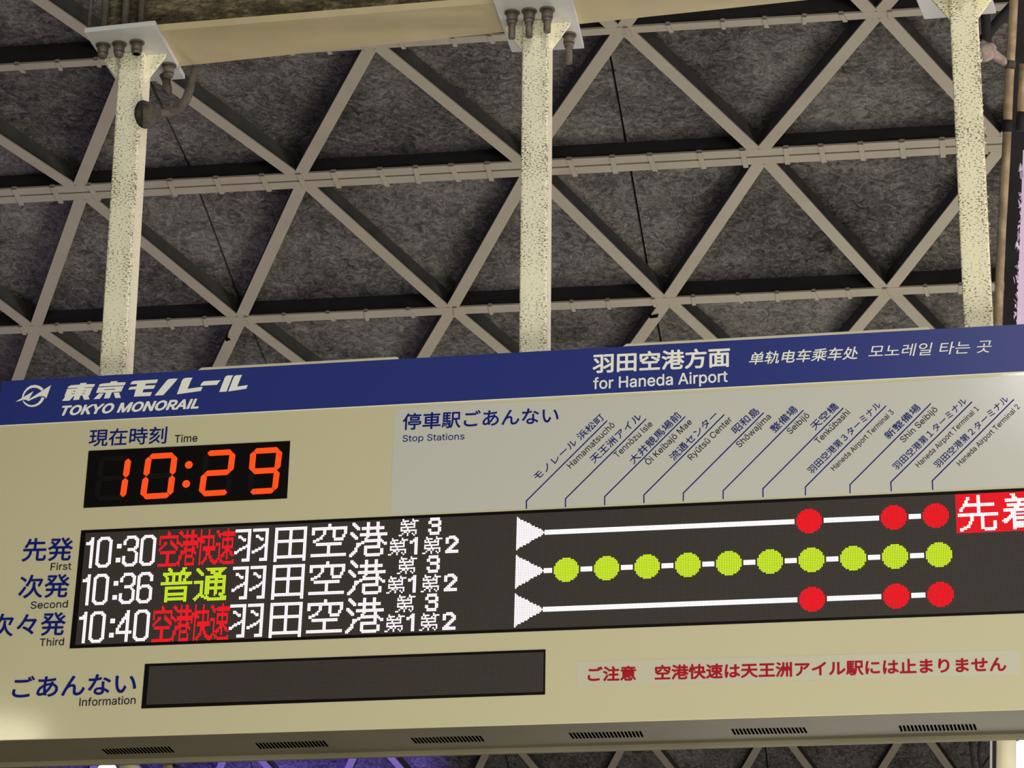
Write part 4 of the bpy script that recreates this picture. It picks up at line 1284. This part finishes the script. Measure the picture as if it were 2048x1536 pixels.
DIG = {  # 10 x 20 lamps
    '0': [[(3.2, 1), (6.8, 1), (9, 3.4), (9, 16.6), (6.8, 19), (3.2, 19), (1, 16.6), (1, 3.4), (3.2, 1)]],
    '1': [[(1, 4.2), (3, 3.6), (4.5, 1.2), (4.5, 19)]],
    '3': [[(1, 5), (1, 3.6), (3.2, 1), (6.8, 1), (9, 3.2), (9, 6.6), (7, 9), (3.6, 9)], [(7, 9), (9, 11.5), (9, 16.6), (6.8, 19), (3.2, 19), (1, 16.6), (1, 14.2)]],
    '4': [[(6.8, 19), (6.8, 1), (1, 12.5), (1, 14), (10, 14)]],
    '6': [[(9, 5), (9, 3.4), (6.8, 1), (3.2, 1), (1, 3.4), (1, 16.6), (3.2, 19), (6.8, 19), (9, 16.6), (9, 11.4), (6.8, 9), (3.6, 9), (1.4, 11)]],
}
KANJI = {  # 22 x 22 lamps
    '羽': [[(1, 1.5), (9, 1.5), (9, 21), (5.5, 21)], [(3, 6), (5.5, 8.5)], [(1, 16), (4, 14.5), (7.5, 12)],
          [(12, 1.5), (20.5, 1.5), (20.5, 21), (17, 21)], [(14.5, 6), (17, 8.5)], [(12.5, 16), (15.5, 14.5), (19, 12)]],
    '田': [[(2, 1.5), (20, 1.5)], [(2, 1.5), (2, 21.5)], [(20, 1.5), (20, 21.5)], [(11, 1.5), (11, 19.5)], [(2, 10), (20, 10)], [(2, 19.5), (20, 19.5)]],
    '空': [[(11, 0.5), (11, 3)], [(1, 6.5), (1, 3), (21, 3), (21, 6.5)], [(8.5, 3), (8.5, 6), (6, 9), (2, 11)], [(13.5, 3), (13.5, 8.5), (15, 9.5), (19, 9.5), (20, 7.5)],
          [(3.5, 13), (18.5, 13)], [(11, 13), (11, 20)], [(1, 20.5), (21, 20.5)]],
    '港': [[(2, 1), (5, 3.5)], [(1, 7), (4, 9.5)], [(1, 21), (3.5, 17.5), (5, 14)], [(8, 3.5), (20.5, 3.5)], [(11, 0.5), (11, 8.5)], [(17, 0.5), (17, 8.5)],
          [(7, 8), (21.5, 8)], [(11, 8.5), (9.5, 11.5), (6.5, 14)], [(17, 8.5), (19, 11.5), (21.5, 14)], [(9.5, 12.5), (17.5, 12.5), (17.5, 16)],
          [(9.5, 16.2), (17.5, 16.2)], [(9.5, 16), (9.5, 20), (11, 21), (18.5, 21), (20.5, 20), (20.5, 17.5)]],
    '先': [[(6, 2), (4.5, 6), (2, 9)], [(5.5, 5.5), (19.5, 5.5)], [(12, 0.5), (12, 11)], [(1, 11.5), (22, 11.5)], [(8.5, 12), (8.5, 15), (6.5, 19), (2.5, 21)],
          [(14, 12), (14, 20), (15.5, 21), (20, 21), (21, 19.5), (21, 17)]],
}
DAI = ["..#.....#...", "..####..####", ".#.#...#.#..", ".#########..", "....#....#..", ".#########..",
       ".#...#......", ".##########.", "...##.#...#.", "..#..#..#.#.", "##...#...#.."]
DAI_C = [(c, r_) for r_, row in enumerate(DAI) for c, ch in enumerate(row) if ch == '#']
SMALL = {  # 8 x 11
    '1': [[(1, 2.6), (2.6, 2), (3.6, 1), (3.6, 10.4)]],
    '2': [[(1, 3.5), (1.4, 2), (3, 1), (5, 1), (7, 2.6), (7, 4), (1, 9.6), (7.6, 9.8)]],
    '3': [[(1, 2.6), (2.4, 1), (5.6, 1), (7, 2.6), (7, 4), (5.6, 5.2), (3, 5.2)], [(5.6, 5.2), (7, 6.6), (7, 8.4), (5.6, 10), (2.4, 10), (1, 8.4)]],
}


def shift(cells, c, r_):
    return [(x + c, y + r_) for x, y in cells]


def led_col(px, py):
    return (uv(px, py).x - LED0.x) / PITCH_LED


def put_time(text, row):
    x = 1
    cells = []
    for ch in text:
        if ch == ':':
            cells += [(x + a, row * 24 + b) for a in (1, 2, 3) for b in (8, 9, 10, 17, 18, 19)]
            x += 5
        else:
            cells += shift(strokes(DIG[ch], 10, 20), x, row * 24 + 3)
            x += 7 if ch == '1' else (12 if x < 12 else 11)
    dots('departure_time', cells, M['led_white'], 0.5)


for rw, tm in enumerate(('10:30', '10:36', '10:40')):
    put_time(tm, rw)
    r0 = rw * 24
    if rw == 1:
        cells = shift(raster('普通', 42, 22, 0.3), 51, r0 + 1)
        dots('service_type', cells, M['led_green'], 0.5, 'lime green local service type')
    else:
        cells = []
        for q, ch in enumerate('空港快速'):
            cells += shift(raster(ch, 12, 23, 0.28), 48 + 12 * q, r0 + 1)
        dots('service_type', cells, M['led_red'], 0.5, 'red rapid service type')
    cells = []
    for q, ch in enumerate('羽田空港'):
        cells += shift(strokes(KANJI[ch], 23, 23), 96 + 24 * q, r0 + 1)
    dots('destination', cells, M['led_white'], 0.5)
    cells = shift(DAI_C, 198, r0) + shift(strokes(SMALL['3'], 8, 11, 0.95), 216, r0)
    cells += shift(DAI_C, 192, r0 + 12) + shift(strokes(SMALL['1'], 5, 11, 0.95), 205, r0 + 12)
    cells += shift(DAI_C, 213, r0 + 12) + shift(strokes(SMALL['2'], 8, 11, 0.95), 227, r0 + 12)
    dots('terminal_number', cells, M['led_white'], 0.5)
    # arrow head, line and stops
    ax = round(led_col(1032 - rw * 1.5, 1066 + rw * 74))
    mid = r0 + 12
    cells = [(ax + c, mid + d) for c in range(18) for d in range(-10, 11) if abs(d) <= 10 - c * 10 / 17.5]
    dots('arrow_head', cells, M['led_white'], 0.5)
    stops = [[(1617, 1040), (1785, 1033), (1869, 1029)],
             [(1132, 1137), (1212, 1134), (1294, 1131), (1374, 1127), (1456, 1124), (1538, 1120), (1620, 1117), (1704, 1113), (1787, 1110), (1875, 1108)],
             [(1622, 1196), (1791, 1190), (1879, 1186)]][rw]
    sc_ = [round(led_col(*p)) for p in stops]
    hid = set()
    for c in sc_:
        for dx in range(-8, 9):
            hid.add(c + dx)
    runs, prev = [], None
    for c in range(ax + 17, sc_[-1]):
        if c in hid:
            continue
        if prev is None or c != prev + 1:
            runs.append([])
        runs[-1].append(c)
        prev = c
    for run in runs:
        dots('route_line', [(c, mid + d) for c in run for d in (-1, 0, 1)], M['led_line'], 0.52)
    for c in sc_:
        cells = [(c + dx, mid + dy) for dx in range(-8, 9) for dy in range(-8, 9) if dx * dx + dy * dy <= 56]
        dots('stop_dot', cells, M['led_green'] if rw == 1 else M['led_red'], 0.5, 'lime green stop dot' if rw == 1 else 'red stop dot')
bc = round(led_col(1912, 1028))
wcells = set(shift(strokes(KANJI['先'], 23, 23), bc + 1, 1)) | set(shift(raster('着', 22, 22, 0.3), bc + 26, 1))
dots('first_arrival_badge', [(bc + c, r_) for c in range(50) for r_ in range(24) if (bc + c, r_) not in wcells], M['led_red'], 0.5, 'red badge reading first arrival')
dots('badge_lettering', wcells, M['led_line'], 0.5)

# ------------------------------------------------------------------ column and pipes at the right
column = empty('steel_column', at_depth(2060, 500, 9.4))
tag(column, 'lilac-lit leaning steel column with flaking dark side', 'column', kind='thing')
Dn = 9.4


def dp(px, py, d=Dn):
    return at_depth(px, py, d)


bm = bmesh.new()
hexa(bm, [dp(2046, 300), dp(2110, 300), dp(2085, 820), dp(2027, 820),
          dp(2046, 300, 9.42), dp(2110, 300, 9.42), dp(2085, 820, 9.42), dp(2027, 820, 9.42)])
obj('flange', rel(column, bm), M['lilac'], column, 'smooth lilac-lit face')
bm = bmesh.new()
hexa(bm, [dp(2030, -60, 9.91), dp(2120, -60, 9.91), dp(2085, 820, 9.91), dp(2000, 820, 9.91),
          dp(2030, -60, 10.1), dp(2120, -60, 10.1), dp(2085, 820, 10.1), dp(2000, 820, 10.1)])
obj('web_plate', rel(column, bm), M['web'], column, 'dark flaking side of the column')
bm = bmesh.new()
rg = random.Random(11)
for _ in range(60):
    y = rg.uniform(320, 660)
    xe = 2045 - (y - 330) * 0.044
    p = dp(xe - rg.uniform(-1, 4), y, 9.395)
    s_ = rg.uniform(0.004, 0.011)
    v = [bm.verts.new(p + Vector((rg.uniform(-1, 1), rg.uniform(-1, 0.2), rg.uniform(-2, 2))) * s_) for _ in range(4)]
    for f in ((0, 1, 2), (0, 2, 3), (0, 3, 1), (1, 3, 2)):
        bm.faces.new([v[i] for i in f])
tag(obj('paint_flakes', rel(column, bm), M['lilac'], column), kind='stuff')

DP = 9.0
pipe = empty('drain_pipe', dp(2010, 330, DP))
tag(pipe, 'stained cream vertical pipe with dark coupling beside the right post', 'pipe')
bm = bmesh.new()
tube(bm, [dp(2030, -60, DP), dp(2025, 50, DP), dp(2018, 170, DP), dp(2015, 242, DP)], 0.0152, 16)
tube(bm, [dp(2014.5, 262, DP), dp(2011.4, 325, DP), dp(2002.8, 473, DP), dp(1996.6, 621, DP), dp(1990, 800, DP)], 0.0146, 16)
obj('tube', rel(pipe, bm), M['pipe'], pipe)
bm = bmesh.new()
tube(bm, [dp(2015.2, 240, DP), dp(2014.4, 264, DP)], 0.0165, 16)
obj('coupling', rel(pipe, bm), M['web'], pipe, 'dark pipe coupling')
bm = bmesh.new()
tube(bm, [dp(2021, 122, DP), dp(2019, 138, DP)], 0.019, 16)
obj('coupling', rel(pipe, bm), M['dust'], pipe, 'dusty pipe coupling')
bm = bmesh.new()
tube(bm, [dp(1958, 88, DP), dp(1972, 98, DP), dp(1990, 110, DP), dp(2005, 121, DP), dp(2018, 130, DP)], [0.02, 0.022, 0.016, 0.0155, 0.014], 14)
obj('branch_tube', rel(pipe, bm), M['pink'], pipe, 'pinkish lagged branch pipe')
bm = bmesh.new()
tube(bm, [dp(1955, 112, DP), dp(1966, 104, DP), dp(1978, 100, DP), dp(1988, 90, DP)], [0.028, 0.036, 0.03, 0.012], 14)
obj('lagged_joint', rel(pipe, bm), M['pink'], pipe, 'fuzzy lagged pipe joint')
pipe2 = empty('drain_pipe', dp(2043, 180, DP))
tag(pipe2, 'short cream pipe at the right edge beside the stained pipe', 'pipe')
bm = bmesh.new()
tube(bm, [dp(2046, 128, DP), dp(2045, 160, DP), dp(2042, 228, DP)], 0.0135, 16)
obj('tube', rel(pipe2, bm), M['pipe'], pipe2)
bm = bmesh.new()
tube(bm, [dp(2043, 224, DP), dp(2041, 262, DP)], 0.0165, 16)
obj('coupling', rel(pipe2, bm), M['web'], pipe2, 'dark pipe coupling')
strut = empty('brace_strut', dp(1990, 40, 9.6))
tag(strut, 'dark slanting brace strut behind the pipes at the top', 'strut')
bm = bmesh.new()
tube(bm, [dp(1950, 100, 9.6), dp(2000, 38, 9.6), dp(2050, -15, 9.6)], 0.018, 12)
obj('bar', rel(strut, bm), M['web'], strut)
bm = bmesh.new()
tube(bm, [dp(1968, -30, 9.55), dp(1974, 90, 9.55)], 0.017, 12)
obj('bar', rel(strut, bm), M['web'], strut)

# ------------------------------------------------------------------ things seen under the sign
spot_o = empty('floodlight', at_depth(213, 1541, 12.5))
tag(spot_o, 'glaring round white floodlight peeping under the sign', 'lamp')
c0 = at_depth(213, 1544, 12.5)
bm = bmesh.new()
tube(bm, [c0, c0 + CAM_F * 0.02], [0.040, 0.044], 28)
obj('lamp_glass', rel(spot_o, bm), M['lampglass'], spot_o)
bm = bmesh.new()
tube(bm, [c0 + CAM_F * 0.021, c0 + CAM_F * 0.1], [0.046, 0.03], 28)
obj('lamp_body', rel(spot_o, bm), M['plate'], spot_o)
bm = bmesh.new()
tube(bm, [at_depth(240, 1533.5, 12.6), at_depth(262, 1531, 12.6), at_depth(275, 1540, 12.6)], 0.016, 12)
obj('bracket', rel(spot_o, bm), M['cream'], spot_o, 'pale yellow lamp bracket')
stub = empty('hanging_stub', at_depth(336, 1540, 12.4))
tag(stub, 'short cream hanging stub under the sign beside the floodlight', 'bracket')
bm = bmesh.new()
tube(bm, [at_depth(336, 1529, 12.4), at_depth(336, 1560, 12.4)], 0.022, 14)
obj('tube', rel(stub, bm), M['pipe'], stub)
bm = bmesh.new()
tube(bm, [at_depth(346, 1530, 12.4), at_depth(356, 1534, 12.4), at_depth(362, 1545, 12.4)], 0.008, 10)
obj('hook', rel(stub, bm), M['web'], stub)

adbox = empty('lit_pillar', at_depth(2020, 1530, 11.0))
tag(adbox, 'cream pillar with bright white light tube under the sign', 'pillar', kind='thing')
bm = bmesh.new()
hexa(bm, [at_depth(1993, 1440, 11.0), at_depth(2033, 1440, 11.0), at_depth(2033, 1600, 11.0), at_depth(1991, 1600, 11.0),
          at_depth(1993, 1440, 11.3), at_depth(2033, 1440, 11.3), at_depth(2033, 1600, 11.3), at_depth(1991, 1600, 11.3)])
bevel(obj('body', rel(adbox, bm), M['cream'], adbox), 0.004)
bm = bmesh.new()
tube(bm, [at_depth(2044, 1481, 10.9), at_depth(2044, 1484, 10.9), at_depth(2043, 1600, 10.9)], [0.01, 0.022, 0.022], 16)
obj('light_tube', rel(adbox, bm), M['tube'], adbox, 'glowing white light tube')
rail = empty('guard_post', at_depth(1984, 1530, 10.8))
tag(rail, 'thin pale upright post beside the lit pillar', 'post')
bm = bmesh.new()
hexa(bm, [at_depth(1980.5, 1440, 10.8), at_depth(1985, 1440, 10.8), at_depth(1984, 1600, 10.8), at_depth(1979, 1600, 10.8),
          at_depth(1980.5, 1440, 10.85), at_depth(1985, 1440, 10.85), at_depth(1984, 1600, 10.85), at_depth(1979, 1600, 10.85)])
obj('pole', rel(rail, bm), M['plate'], rail)
bm = bmesh.new()
hexa(bm, [at_depth(1985, 1440, 10.83), at_depth(1993, 1440, 10.83), at_depth(1991, 1600, 10.83), at_depth(1984, 1600, 10.83),
          at_depth(1985, 1440, 10.88), at_depth(1993, 1440, 10.88), at_depth(1991, 1600, 10.88), at_depth(1984, 1600, 10.88)])
obj('backing', rel(rail, bm), M['web'], rail)

# cables drooping below the sign
for q, pts in enumerate(([(1940, 1480), (1944, 1510), (1950, 1560)], [(1960, 1480), (1958, 1512), (1966, 1560)], [(1990, 1500), (1972, 1525), (1950, 1560)])):
    bm = bmesh.new()
    P = [at_depth(x, y, 12.0 + 0.1 * q) for x, y in pts]
    tube(bm, [P[0], P[0].lerp(P[1], 0.5), P[1], P[1].lerp(P[2], 0.5), P[2]], 0.008, 8)
    o = obj('cable', bm, M['web'])
    tag(o, ('dark cable drooping under the sign, farthest from the lit pillar', 'dark cable drooping under the sign, middle of three',
            'dark cable slanting across to the thin pale post')[q], 'cable', 'dark cables under the sign')

# ------------------------------------------------------------------ platform floor (below the frame)
bm = bmesh.new()
box(bm, -14, 14, -8, 26, -0.1, 0.0)
tag(obj('floor', bm, M['floor']), 'pale grey platform floor', 'floor', kind='structure')
